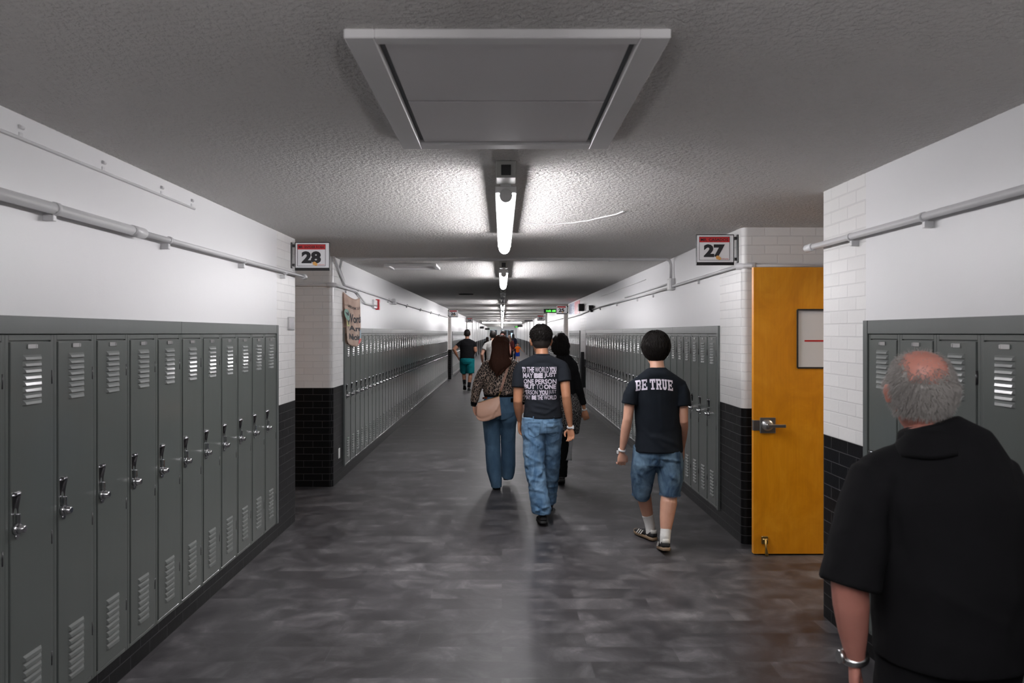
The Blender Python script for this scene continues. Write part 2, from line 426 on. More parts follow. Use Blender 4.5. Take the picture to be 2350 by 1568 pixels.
# ------------------------------------------------------------------ ceiling strip lights
def strip_light(loc, lit, L=2.44, rz=0.0):
    r = empty('strip_light', loc, rz)
    bm = bmesh.new(); box(bm, -0.055, 0.055, 0, L, -0.130, -0.093, 0.004); box(bm, -0.03, 0.03, 0.25, 0.45, -0.093, 0, 0.002); box(bm, -0.03, 0.03, L-0.45, L-0.25, -0.093, 0, 0.002)
    obj('housing', bm, M['white'], r)
    if lit:
        bm = bmesh.new()
        limb(bm, [(0, 0.01, -0.135, 0.046, 0.050), (0, L-0.01, -0.135, 0.046, 0.050)], 20)
        for v in bm.verts: v.co.z = min(v.co.z, -0.1305)
        obj('lens', bm, M['lens'], r)
    else:
        for x in (-0.027, 0.027):
            bm = bmesh.new(); tube(bm, [(x, 0.03, -0.152), (x, L-0.03, -0.152)], 0.0155, 12)
            obj('fluorescent_tube', bm, M['lensoff'], r)
        for ya in (0.0, L-0.03):
            bm = bmesh.new(); box(bm, -0.045, 0.045, ya, ya+0.03, -0.175, -0.130, 0.003); obj('tube_holder', bm, M['white'], r)
    bm = bmesh.new(); limb(bm, [(0, -0.004, -0.142, 0.034, 0.036), (0, 0.014, -0.142, 0.034, 0.036)], 16); obj('end_cap', bm, M['white'], r)
    bm = bmesh.new(); box(bm, -0.05, 0.05, -0.17, -0.015, -0.085, 0, 0.004); b = obj('mounting_box', bm, mat('box_paint', (0.42, 0.42, 0.40), 0.5) if 'bp' not in M else M['bp'], r)
    M['bp'] = b.data.materials[0]
    bm = bmesh.new(); box(bm, -0.024, 0.024, -0.174, -0.17, -0.073, -0.022, 0.001); obj('knockout_opening', bm, M['dark'], b)
    return r
ordn = ['first', 'second', 'third', 'fourth', 'fifth', 'sixth', 'seventh', 'eighth', 'ninth', 'tenth', 'eleventh', 'twelfth', 'thirteenth', 'fourteenth', 'fifteenth', 'sixteenth', 'seventeenth', 'eighteenth', 'nineteenth', 'twentieth']
lit_labels = {0: 'nearest glowing ceiling strip light, just past the framed ceiling hatch',
              1: 'glowing ceiling strip light beyond the cross pipe, second from the framed hatch',
              2: 'unlit strip light with bare tubes, between the second and third glowing ones'}
ys = [3.84 + 5.1*k for k in range(9)] + [52.5 + 5.1*k for k in range(9)]
for k, y in enumerate(ys):
    if y > 95: break
    r = strip_light((0.02, y, ZC), k != 2)
    lab = lit_labels.get(k) or ('glowing ceiling strip light, %s in the row going away from the framed hatch' % ordn[k])
    tag(r, lab, 'ceiling light', 'strip lights along the corridor ceiling')
r = strip_light((0.02, -1.2, ZC), True); tag(r, 'glowing ceiling strip light on the near side of the framed hatch', 'ceiling light', 'strip lights along the corridor ceiling')
for x, lab in ((0.10, 'long glowing strip light set across the corridor far away, right one of the pair'), (-2.56+0.02, 'long glowing strip light set across the corridor far away, left one of the pair')):
    r = strip_light((x + 0.0, 49.0, ZC), True, 1.19, -PI/2)
    r.location.x = 0.10 if x > 0 else -1.29
    tag(r, lab, 'ceiling light', 'pair of crosswise lights far down the corridor')

# ceiling hatch with two panels
r = empty('ceiling_access_hatch', (0.015, 2.08, ZC)); tag(r, 'large white framed access hatch with two grey panels on the ceiling', 'ceiling hatch')
bm = bmesh.new(); W, D, h = 0.457, 1.26, 0.027
box(bm, -W, -W+0.085, 0, D, -h, 0, 0.003); box(bm, W-0.085, W, 0, D, -h, 0, 0.003); box(bm, -W+0.085, W-0.085, 0, 0.05, -h, 0, 0.003); box(bm, -W+0.085, W-0.085, D-0.075, D, -h, 0, 0.003)
obj('frame', bm, M['panelf'], r)
for a, b in ((0.064, 0.592), (0.608, D-0.090)):
    bm = bmesh.new(); box(bm, -W+0.104, W-0.104, a, b, -0.018, -0.004, 0.003); obj('panel', bm, M['panel'], r)
bm = bmesh.new(); box(bm, -W+0.085, W-0.085, 0.05, D-0.075, -0.003, -0.001); obj('backing', bm, mat('hatch_gap', (0.22, 0.23, 0.24), 0.8), r)
# small ceiling vent, round opening, repaired crack
r = empty('ceiling_vent', (-1.12, 9.1, ZC)); tag(r, 'square white framed ceiling vent left of the second strip light', 'vent')
bm = bmesh.new(); box(bm, -0.32, -0.27, 0, 0.6, -0.03, 0, 0.003); box(bm, 0.27, 0.32, 0, 0.6, -0.03, 0, 0.003); box(bm, -0.27, 0.27, 0, 0.05, -0.03, 0, 0.003); box(bm, -0.27, 0.27, 0.55, 0.6, -0.03, 0, 0.003); obj('frame', bm, M['white'], r)
bm = bmesh.new(); box(bm, -0.27, 0.27, 0.05, 0.55, -0.012, -0.002); obj('grille', bm, M['panel'], r)
bm = bmesh.new(); tube(bm, [(-0.78, 16.2, ZC-0.012), (-0.78, 16.2, ZC)], 0.16, 24); tag(obj('round_ceiling_hole', bm, M['hole']), 'round black ceiling opening beside the unlit strip light', 'speaker')  # flat black disc, the shade of a recessed hole painted on
bm = bmesh.new(); pts = []
for i in range(15):
    t = i/14; px = 1200 + 232*t; py = 512 + 6*math.sin(t*3.0) - 28*t**2 + random.uniform(-1.2, 1.2); Y = 0.85*F/(VY-py); pts.append(((px-VX)*Y/F, Y, ZC-0.001))
tube(bm, pts, 0.006, 6, taper=[0.003 + 0.005*(i/14) for i in range(15)]); tag(obj('trim_crack_filler', bm, M['white']), kind='structure')

# ------------------------------------------------------------------ lockers
def locker_proto():
    r = empty('locker', (0, 0, 0)); H0, H1 = LZ0, LZ1
    bm = bmesh.new(); box(bm, -0.30, 0.0, -0.1518, 0.1518, H0, H1, 0.0015)
    # stile, hinge side lip
    box(bm, -0.002, 0.009, -0.1515, -0.1325, H0+0.001, H1-0.001, 0.0015); box(bm, -0.002, 0.009, 0.1325, 0.1515, H0+0.001, H1-0.001, 0.0015)
    box(bm, -0.002, 0.009, -0.1315, 0.1315, H1-0.024, H1-0.001, 0.0015); box(bm, -0.002, 0.009, -0.1315, 0.1315, H0+0.001, H0+0.018, 0.0015)
    obj('body', bm, M['locker'], r)
    bm = bmesh.new(); box(bm, 0.001, 0.014, -0.1285, 0.1285, H0+0.022, H1-0.029, 0.003, 2)
    d = obj('door', bm, M['locker'], r)
    def louvers(z0, z1, n_):
        bm = bmesh.new(); st = (z1-z0)/n_
        for i in range(n_):
            zt = z1 - i*st; zb = zt - st*0.80; a, b = -0.058, 0.058
            P = [(0.0135, a, zt), (0.0135, b, zt), (0.0235, a+0.010, zb), (0.0235, b-0.010, zb), (0.0135, a, zb-0.001), (0.0135, b, zb-0.001),
                 (0.0205, a+0.007, zb+st*0.42), (0.0205, b-0.007, zb+st*0.42)]
            v = [bm.verts.new(p) for p in P]
            for f in ((0, 1, 7, 6), (6, 7, 3, 2), (0, 6, 4), (6, 2, 4), (1, 5, 7), (7, 5, 3), (2, 3, 5, 4)):
                try: bm.faces.new([v[k] for k in f])
                except ValueError: pass
        bmesh.ops.recalc_face_normals(bm, faces=bm.faces)
        return bm
    obj('upper_louvers', louvers(1.416, 1.616, 8), M['louver'], d); obj('lower_louvers', louvers(0.208, 0.447, 8), M['louver'], d)
    bm = bmesh.new(); box(bm, 0.013, 0.017, -0.028, 0.028, 1.638, 1.658, 0.0015); box(bm, 0.0165, 0.019, -0.031, -0.022, 1.640, 1.656, 0.001); box(bm, 0.0165, 0.019, 0.022, 0.031, 1.640, 1.656, 0.001)
    obj('number_plate', bm, M['steel'], d)
    # lift handle: tall chrome plate, recessed cup, latch tongue
    bm = bmesh.new(); nz, ny = 10, 6; z0, z1, y0, y1 = 0.94, 1.092, -0.120, -0.080
    g = []
    for i in range(nz+1):
        row = []
        for j in range(ny+1):
            a, b = i/nz, j/ny; rim = min(a, 1-a, b*0.6, (1-b)*0.6)
            x = 0.017 + 0.012*(a**1.6) - 0.010*math.sin(PI*b)*math.sin(PI*min(1, a*1.1))
            if i in (0,) or j in (0, ny): x = 0.013
            row.append(bm.verts.new((x, y0+(y1-y0)*b, z0+(z1-z0)*a)))
        g.append(row)
    for i in range(nz):
        for j in range(ny):
            f = bm.faces.new((g[i][j], g[i][j+1], g[i+1][j+1], g[i+1][j])); f.smooth = True
    tp = [bm.verts.new((0.013, v.co.y, z1+0.002)) for v in g[nz]]
    for j in range(ny): bm.faces.new((g[nz][j], g[nz][j+1], tp[j+1], tp[j]))
    bmesh.ops.recalc_face_normals(bm, faces=bm.faces)
    h = obj('handle', bm, M['darkchrome'], d)
    bm = bmesh.new(); box(bm, 0.016, 0.032, -0.105, -0.095, 0.972, 1.012, 0.003, 2); obj('latch_tongue', bm, M['chrome'], d)
    bm = bmesh.new(); zc, yc = 0.953, -0.100
    tube(bm, [(0.012, yc, zc), (0.030, yc, zc)], 0.023, 20); tube(bm, [(0.030, yc, zc), (0.036, yc, zc), (0.05, yc, zc), (0.053, yc, zc)], 0.015, 14, taper=[0.021, 0.016, 0.015, 0.011])
    tube(bm, [(0.013, yc+0.004, zc-0.03), (0.02, yc+0.004, zc-0.03)], 0.010, 12)
    obj('combination_lock', bm, M['chrome'], d)
    for z in (1.52, 0.86, 0.36):
        bm = bmesh.new(); tube(bm, [(0.010, 0.1305, z-0.028), (0.010, 0.1305, z+0.028)], 0.0058, 8)
        obj('hinge', bm, M['dark'], r)
    return r
proto = locker_proto(); used = False
rows = [('left', -1, XL, *ROWS_L[0], 'near left row', 'nearest-end'), ('right', 1, XR, *ROWS_R[0], 'near right row', ''),
        ('left', -1, XL, *ROWS_L[1], 'left row below the cloth banner', ''), ('right', 1, XR, *ROWS_R[1], 'right row past the orange door', ''),
        ('right', 1, XR, *ROWS_R[2], 'short right row under the flag poster', ''), ('right', 1, XR, *ROWS_R[3], 'far right row past room 25', ''),
        ('left', -1, XL, *ROWS_L[2], 'far left row past room 26', '')]
def nth(i):
    if i < len(ordn): return ordn[i]
    return '%d%s' % (i+1, {1: 'st', 2: 'nd', 3: 'rd'}.get((i+1) % 10, 'th') if (i+1) % 100 not in (11, 12, 13) else 'th')
for side, s, x0, a, nL, where, _ in rows:
    b = a + nL*0.305; far_first = a < 3
    for i in range(nL):
        y = (b - 0.1525 - i*0.305) if far_first else (a + 0.1525 + i*0.305)
        loc = (x0, y, 0); rz = (0 if s < 0 else PI) + random.uniform(-0.0022, 0.0022)
        if not used: o = proto; o.location = loc; o.rotation_euler.z = rz; used = True
        else: o = dup(proto, loc, rz)
        end = 'brick corner' if far_first else 'near end'
        tag(o, 'grey metal locker, %s from %s, %s' % (nth(i), end, where), 'locker', 'lockers in the ' + where)
    # filler strip on top and end panels
    y0, y1 = a, b
    r = empty('locker_filler_trim', (x0, (y0+y1)/2, LZ1)); hl = (y1-y0)/2
    tag(r, 'grey painted metal filler strip on top of the %s' % where, 'locker trim', 'filler strips above the locker rows')
    bm = bmesh.new(); sx = -s
    def bx(xa, xb, ya, yb, za, zb, bev=0.002): box(bm, min(xa*sx, xb*sx), max(xa*sx, xb*sx), ya, yb, za, zb, bev)
    k = max(1, round((y1-y0)/1.83)); st = (y1-y0)/k
    for i in range(k): bx(-0.25, 0.016, -hl+i*st+0.001, -hl+(i+1)*st-0.001, 0.002, 0.072)
    obj('top_strip', bm, M['trim'], r)
    ends = []
    for ya, on in ((-hl-0.048, True), (hl, True)):
        if not on: continue
        bm = bmesh.new(); bx(-0.33, 0.018, ya+0.001, ya+0.047, LZ0-LZ1, 0.072); obj('end_strip', bm, M['trim'], r)

# ------------------------------------------------------------------ orange classroom door standing open
dx0, dx1, dy = XR-0.004, XR+0.915, 5.715
r = empty('door_1', (dx1, dy, 0)); tag(r, kind='structure', label='orange wooden classroom door standing open beside the brick corner')
bm = bmesh.new(); a, b = dx0-dx1, 0
gx0, gx1, gz0, gz1 = 2.26-dx1, 2.66-dx1, 1.435, 1.880
box(bm, a, b, 0, 0.044, 0.012, gz0); box(bm, a, b, 0, 0.044, gz1, 2.205); box(bm, a, gx0, 0, 0.044, gz0, gz1); box(bm, gx1, b, 0, 0.044, gz0, gz1)
bmesh.ops.remove_doubles(bm, verts=bm.verts, dist=1e-5)
obj('door_leaf', bm, M['wood'], r)
bm = bmesh.new()
for q in ((gx0-0.006, gx0+0.006, gz0, gz1), (gx1-0.006, gx1+0.006, gz0, gz1), (gx0, gx1, gz0-0.006, gz0+0.006), (gx0, gx1, gz1-0.006, gz1+0.006)): box(bm, q[0], q[1], -0.006, 0.05, q[2], q[3], 0.001)
obj('window_bead', bm, M['dark'], r)
bm = bmesh.new(); box(bm, gx0+0.006, gx1-0.006, 0.018, 0.024, gz0+0.006, gz1-0.006); obj('pane', bm, M['glass'], r)
bm = bmesh.new(); box(bm, gx0+0.006, gx1-0.006, 0.012, 0.0135, gz0+0.006, gz1-0.006); pp = obj('paper_cover', bm, M['paper'], r)
bm = bmesh.new(); box(bm, gx0+0.06, gx1-0.08, 0.0105, 0.0118, 1.635, 1.648); obj('red_stripe', bm, M['signred'], pp)
bm = bmesh.new(); box(bm, a+0.045, a+0.165, -0.012, 0.0, 0.935, 1.055, 0.003); 
box(bm, a-0.004, a+0.05, -0.006, 0.03, 0.955, 1.035, 0.002)
ell(bm, (a+0.10, -0.018, 0.998), (0.045, 0.024, 0.045), 3); tube(bm, [(a+0.10, -0.02, 0.998), (a+0.10, -0.055, 0.998)], 0.016, 14)
box(bm, a+0.09, a+0.225, -0.066, -0.045, 0.984, 1.008, 0.004, 2)
obj('lever_handle', bm, M['steel'], r)
bm = bmesh.new(); box(bm, a+0.055, a+0.105, -0.02, 0, 0.09, 0.15, 0.003); tube(bm, [(a+0.082, -0.025, 0.13), (a+0.084, -0.032, 0.06), (a+0.088, -0.036, 0.008)], 0.010, 10, taper=[0.007, 0.008, 0.014]); tube(bm, [(a+0.06, -0.02, 0.125), (a+0.10, -0.02, 0.125)], 0.009, 10)
obj('foot_stop', bm, M['brass'], r)
for z in (0.25, 1.1, 1.95):
    bm = bmesh.new(); tube(bm, [(0.008, 0.022, z-0.05), (0.008, 0.022, z+0.05)], 0.007, 10)
    obj('hinge', bm, M['steel'], r)
# closed doors at the back of the other near alcoves
k = 5
for s, x0, alcs in ((-1, XL, ALC_L[:3]), (1, XR, ALC_R[1:3])):
    for a0, b0 in alcs:
        xb = x0 + s*(0.95 if s < 0 else 0.93); yc = (a0+b0)/2
        r = empty('door_%d' % k, (xb, yc, 0)); tag(r, kind='structure'); k += 1
        bm = bmesh.new(); q = sorted((0.0, -s*0.03)); box(bm, q[0], q[1], -0.455, 0.455, 0.01, 2.2, 0.002); obj('door_leaf', bm, M['wood'], r)
        bm = bmesh.new(); q = sorted((-s*0.03, -s*0.09)); box(bm, q[0], q[1], -0.41, -0.30, 0.97, 1.02, 0.005); obj('lever_handle', bm, M['steel'], r)
        bm = bmesh.new(); q = sorted((0, -s*0.05)); box(bm, q[0], q[1], -0.51, -0.46, 0, 2.26); box(bm, q[0], q[1], 0.46, 0.51, 0, 2.26); box(bm, q[0], q[1], -0.46, 0.46, 2.21, 2.26); obj('door_frame', bm, M['white'], r)

# ------------------------------------------------------------------ room number signs
def room_sign(s, y, num, name, label):
    x0 = XL if s < 0 else XR
    r = empty('room_number_sign', (x0 - s*0.19, y, 2.39)); tag(r, label, 'sign', 'room number signs projecting from the walls')
    bm = bmesh.new(); box(bm, -0.155, 0.155, -0.006, 0.012, -0.135, 0.117, 0.003); p = obj('panel', bm, M['black_plastic'], r)
    bm = bmesh.new(); box(bm, -0.148, 0.148, -0.0075, -0.0055, -0.110, 0.110, 0.0008); obj('sheet', bm, M['paper'], p)
    # printed rule and red heading
    u0, u1 = (-0.132, 0.118)
    bm = bmesh.new()
    for q in ((u0, u0+0.003, -0.095, 0.098), (u1-0.003, u1, -0.095, 0.098), (u0, u1, -0.095, -0.092), (u0, u1, 0.095, 0.098)): box(bm, q[0], q[1], -0.0084, -0.0076, q[2], q[3])
    obj('printed_border', bm, M['ink'], p)
    bm = bmesh.new(); box(bm, u0+0.003, u1-0.003, -0.0084, -0.0076, 0.052, 0.095); obj('red_heading', bm, M['signred'], p)
    text_obj('numeral', num, 0.108, M['ink'], p, (-0.008, -0.009, -0.072), width=0.172, bold=0.055)
    if name:
        text_obj('name_lettering', name, 0.024, M['ink'], p, (-0.007, -0.009, 0.061), width=0.225, bold=0.02)
        bm = bmesh.new(); 
        for i, (cx, cz, rr) in enumerate(((0.02, -0.072, 0.016), (0.034, -0.080, 0.013))): tube(bm, [(cx, -0.0090-0.0003*i, cz), (cx, -0.0096-0.0003*i, cz)], rr, 14)
        obj('printed_blot', bm, mat('print_orange', (0.75, 0.4, 0.12), 0.6), p)
        text_obj('small_print', 'welcome', 0.012, M['signred'], p, (0.078, -0.009, -0.088), width=0.06)
    bx = s*0.155
    bm = bmesh.new(); q = sorted((bx, bx+s*0.034)); w0 = sorted((s*0.178, s*0.19))
    box(bm, w0[0], w0[1], -0.012, 0.014, -0.115, 0.115, 0.003)
    for z in (-0.085, 0.085): box(bm, q[0], q[1], -0.008, 0.012, z-0.012, z+0.012, 0.003)
    obj('wall_bracket', bm, M['black_plastic'], r)
room_sign(-1, 6.62, '28', 'MR. SNYDER ROBA', 'white and red number 28 sign on a black bracket, near left corner')
room_sign(1, 6.10, '27', 'MR. CASADOS', 'white and red number 27 sign above the orange door')
room_sign(-1, 25.85, '26', 'ROOM', 'small white and red number 26 sign down the left wall')
room_sign(-1, 38.9, '24', '', 'distant white and red number 24 sign on the left wall')
room_sign(1, 21.75, '25', 'ROOM', 'white and red number 25 sign beside the green clock display')
room_sign(1, 33.5, '23', '', 'distant number 23 sign below and beyond the green clock display')
# green display clocks and further dark hanging signs
def led_clock(s, y, lit, label, z=2.475, w=0.46, h=0.14):
    x0 = XL if s < 0 else XR
    r = empty('led_clock' if lit else 'hanging_sign', (x0 - s*(w/2+0.02), y, z)); tag(r, label, 'clock' if lit else 'sign')
    bm = bmesh.new(); box(bm, -w/2, w/2, -0.03, 0.03, -h/2, h/2, 0.004); box(bm, min(s*w/2, s*(w/2+0.02)), max(s*w/2, s*(w/2+0.02)), -0.02, 0.02, -0.04, 0.04); b = obj('case', bm, M['black_plastic'], r)
    if lit: text_obj('green_digits', lit, h*0.5, M['led'], b, (0.02, -0.032, -h*0.25), width=w*0.7, bold=0.015)
led_clock(1, 26.0, '11:01 AM', 'black box clock with glowing green digits behind the number 25 sign')
led_clock(1, 88.0, 'EXIT', 'tiny green lit sign far down the right wall', 2.44, 0.42, 0.18)
for k, (s, y, z, lab) in enumerate(((1, 46.5, 2.47, 'dark hanging sign past the number 23 sign on the right'), (1, 70.0, 2.38, 'dark sign far down the right wall, just before the small green sign'), (-1, 62.8, 2.18, 'dark hanging sign far down the left wall'), (-1, 82.0, 2.17, 'farthest dark hanging sign near the left end doors'))):
    led_clock(s, y, None, lab, z, (0.52, 0.45, 0.34, 0.48)[k], (0.09, 0.2, 0.19, 0.21)[k])
# ------------------------------------------------------------------ pipes, boxes and wall fittings
def pipe(name, label, pts, r, extra=None, m='pipe', cat='pipe', group=None):
    o = empty(name, pts[0]); tag(o, label, cat, group); p0 = Vector(pts[0])
    bm = bmesh.new(); tube(bm, [Vector(p)-p0 for p in pts], r, 12); obj('conduit_run' , bm, M[m], o)
    for nm, bmx in (extra(p0) if extra else []): obj(nm, bmx, M[m], o)
    return o
def clips(x, ys_, z, r, s):
    def f(p0):
        out = []
        for y in ys_:
            bm = bmesh.new(); tube(bm, [Vector((x, y-0.012, z))-p0, Vector((x, y+0.012, z))-p0], r+0.004, 12)
            q = sorted((x, x+s*0.045)); box(bm, q[0]-p0.x, q[1]-p0.x, y-0.012-p0.y, y+0.012-p0.y, z-0.05-p0.z, z-0.02-p0.z, 0.002)
            out.append(('pipe_clip', bm))
        return out
    return f
def ends_(ex, *caps):
    def f(p0):
        out = ex(p0) if ex else []
        for (a, b, rr) in caps:
            bm = bmesh.new(); tube(bm, [Vector(a)-p0, Vector(b)-p0], rr, 14); out.append(('end_fitting', bm))
        return out
    return f
pipe('wall_pipe', 'thick white pipe along the near left wall above the lockers', [(XL+0.045, -1.0, 2.205), (XL+0.045, 3.72, 2.208)], 0.024, clips(XL+0.045, [3.05], 2.208, 0.024, -1))
pipe('wall_pipe', 'thinner white pipe ending in a cap at the number 28 corner', [(XL+0.045, 3.72, 2.208), (XL+0.045, 6.86, 2.222)], 0.015,
     ends_(clips(XL+0.045, [4.1, 5.3, 6.3], 2.212, 0.015, -1), ((XL+0.045, 3.68, 2.208), (XL+0.045, 3.80, 2.208), 0.027), ((XL+0.045, 6.84, 2.222), (XL+0.045, 6.92, 2.222), 0.026)))
pipe('wall_pipe', 'white pipe along the near right wall, capped past the brick corner', [(XR-0.04, -1.0, 2.215), (XR-0.04, 4.55, 2.225)], 0.018,
     ends_(clips(XR-0.04, [3.35, 4.05], 2.222, 0.018, 1), ((XR-0.04, 4.53, 2.225), (XR-0.04, 4.63, 2.225), 0.024)))
pipe('cable_raceway', 'thin white cable raceway high on the near left wall', [(XL+0.006, -1.0, 2.455), (XL+0.006, 4.53, 2.455)], 0.007, clips(XL+0.004, [2.9, 3.5, 4.1, 4.5], 2.50, 0.004, -1))
pipe('wall_pipe', 'white pipe bending down to the red alarm on the left wall',
     [(-2.75, 8.20, 2.230), (XL-0.06, 8.20, 2.230), (XL+0.03, 8.24, 2.230), (XL+0.03, 9.45, 2.228), (XL+0.03, 10.05, 2.105), (XL+0.03, 10.95, 2.10)], 0.013,
     ends_(clips(XL+0.02, [8.9], 2.23, 0.013, -1), ((XL-0.05, 8.195, 2.230), (XL+0.045, 8.22, 2.230), 0.024)))
pipe('wall_pipe', 'thin white pipe angling from the ceiling then running along the left lockers',
     [(XL+0.02, 8.22, 2.54), (XL+0.02, 8.78, 2.27), (XL+0.02, 11.9, 2.25), (XL+0.02, 12.6, 2.24), (XL+0.02, 25.6, 2.235), (XL+0.02, 26.0, 2.235)], 0.012, clips(XL+0.02, [9.6, 12.2, 14.6, 17, 19.5, 22], 2.25, 0.012, -1))
pipe('ceiling_pipe', 'white pipe crossing the ceiling from wall to wall and dropping to a box',
     [(XL+0.02, 8.75, 2.30), (XL+0.02, 8.52, 2.44), (XL+0.06, 8.42, 2.527), (XL+0.2, 8.4, 2.53), (XR-0.08, 8.4, 2.53), (XR-0.045, 8.4, 2.515), (XR-0.03, 8.4, 2.47), (XR-0.03, 8.4, 2.31)], 0.016,
     ends_(None, ((1.2, 8.4, 2.53), (1.24, 8.4, 2.53), 0.023)))
pipe('wall_pipe', 'white pipe from the junction box to the corner above the orange door',
     [(XR-0.025, 8.35, 2.225), (XR-0.025, 6.08, 2.24), (XR+0.03, 5.975, 2.24), (XR+0.9, 5.97, 2.24)], 0.013, ends_(clips(XR-0.02, [7.3], 2.23, 0.013, 1), ((XR-0.03, 6.06, 2.24), (XR+0.10, 5.97, 2.24), 0.026)))
pipe('wall_pipe', 'upper short white pipe leading away from the junction box on the right', [(XR-0.02, 8.5, 2.27), (XR-0.02, 11.6, 2.255)], 0.010)
pipe('wall_pipe', 'long white pipe above the right lockers leading to small black boxes', [(XR-0.025, 8.5, 2.215), (XR-0.025, 15.8, 2.205), (XR-0.025, 18.2, 2.15), (XR-0.025, 21.8, 2.13)], 0.013, clips(XR-0.02, [9.5, 10.6, 12.5, 14.6], 2.205, 0.013, 1), cat='pipe')
pipe('wall_pipe', 'distant white pipe above the far right lockers', [(XR-0.02, 23.4, 2.16), (XR-0.02, 31.8, 2.16)], 0.012)
pipe('cable_raceway', 'thin white cable raceway high on the right wall', [(XR-0.006, 10.0, 2.42), (XR-0.006, 14.5, 2.42)], 0.007)
def wbox(name, label, cat, s, y, z, dy_, dz_, dx_, m, extra=None):
    x0 = XL if s < 0 else XR; r = empty(name, (x0, y, z)); tag(r, label, cat)
    bm = bmesh.new(); q = sorted((0, -s*dx_)); box(bm, q[0], q[1], -dy_/2, dy_/2, -dz_/2, dz_/2, 0.004, 2); obj('case', bm, M[m], r)
    for nm, (qx0, qx1, qy0, qy1, qz0, qz1), mm in (extra or []):
        bm = bmesh.new(); q = sorted((-s*qx0, -s*qx1)); box(bm, q[0], q[1], qy0, qy1, qz0, qz1, 0.002); obj(nm, bm, M[mm], r)
    return r
wbox('junction_box', 'white junction box where pipes meet on the right wall', 'junction box', 1, 8.42, 2.25, 0.16, 0.13, 0.05, 'pipe', [('cover_plate', (0.05, 0.054, -0.07, 0.07, -0.055, 0.055), 'white')])
wbox('junction_box', 'small white junction box on the left wall pipe past the red alarm', 'junction box', -1, 12.8, 2.24, 0.12, 0.10, 0.05, 'pipe', [('cover_plate', (0.05, 0.054, -0.05, 0.05, -0.04, 0.04), 'white')])
wbox('fire_alarm_strobe', 'red fire alarm box on the left wall beside the cloth banner', 'fire alarm', -1, 11.1, 2.125, 0.10, 0.155, 0.05, 'red', [('strobe_lens', (0.05, 0.062, -0.03, 0.03, -0.03, 0.03), 'white'), ('back_box', (0.0, 0.03, -0.34, -0.06, -0.06, 0.06), 'pipe')])
wbox('security_camera_box', 'small black box hanging on the right wall pipe', 'box', 1, 15.9, 2.24, 0.30, 0.10, 0.10, 'dark', [('bracket', (0, 0.05, -0.02, 0.02, -0.09, -0.04), 'dark')])
wbox('wall_speaker', 'dark grey wall speaker above the brick strip beside the flag poster', 'speaker', 1, 17.7, 2.31, 0.22, 0.17, 0.12, 'dark', [('grille', (0.12, 0.124, -0.09, 0.09, -0.07, 0.07), 'black_plastic')])
wbox('metal_sign_plate', 'small shiny metal plate on white brick at the near left corner', 'plate', -1, 6.60, 1.785, 0.19, 0.115, 0.012, 'chrome', [('clip', (0.012, 0.016, -0.09, -0.07, -0.05, 0.05), 'steel')])
wbox('electrical_outlet', 'white electrical outlet low on black brick below the left row start', 'outlet', -1, 8.56, 0.325, 0.075, 0.115, 0.008, 'white', [('sockets', (0.008, 0.010, -0.015, 0.015, -0.035, 0.035), 'panelf')])
wbox('guard_strip', 'dark vertical guard strip on the brick between two right locker rows', 'guard strip', 1, 17.6, 0.84, 0.12, 0.84, 0.07, 'dark', [('edge', (0.07, 0.075, -0.05, 0.05, -0.40, 0.40), 'black_plastic')])
wbox('exit_light', 'tiny green exit light over the far end doors', 'light', -1, 96.0, 2.3, 0.3, 0.15, 0.05, 'led', [('cap', (0, 0.05, -0.16, -0.15, -0.08, 0.08), 'dark')])

# flag poster on the right wall
def flag_mat():
    m = mat('poster_print', (0.5, 0.5, 0.6), 0.35); g = N(m); c = g.n('TexCoord'); sp = g.n('SeparateXYZ'); g.l(c.outputs['Generated'], sp.inputs[0])
    n_ = g.noise(c.outputs['Generated'], 7, 4)
    a = g.ramp(n_, [(0.35, (0.12, 0.16, 0.30)), (0.6, (0.42, 0.45, 0.55)), (0.75, (0.6, 0.6, 0.66))]); b = g.ramp(n_, [(0.35, (0.62, 0.08, 0.12)), (0.65, (0.72, 0.30, 0.34))])
    g.out('Base Color', g.mix(g.rng(sp.outputs['Y'], 0.42, 0.52, 1, 0), a, b)); return m
bm = bmesh.new(); box(bm, -0.006, 0, -1.42, 1.42, -0.165, 0.165, 0.001); o = obj('wall_poster', bm, flag_mat(), loc=(XR-0.001, 19.9, 2.36)); tag(o, 'long blue and red poster high on the right wall near number 25', 'poster')

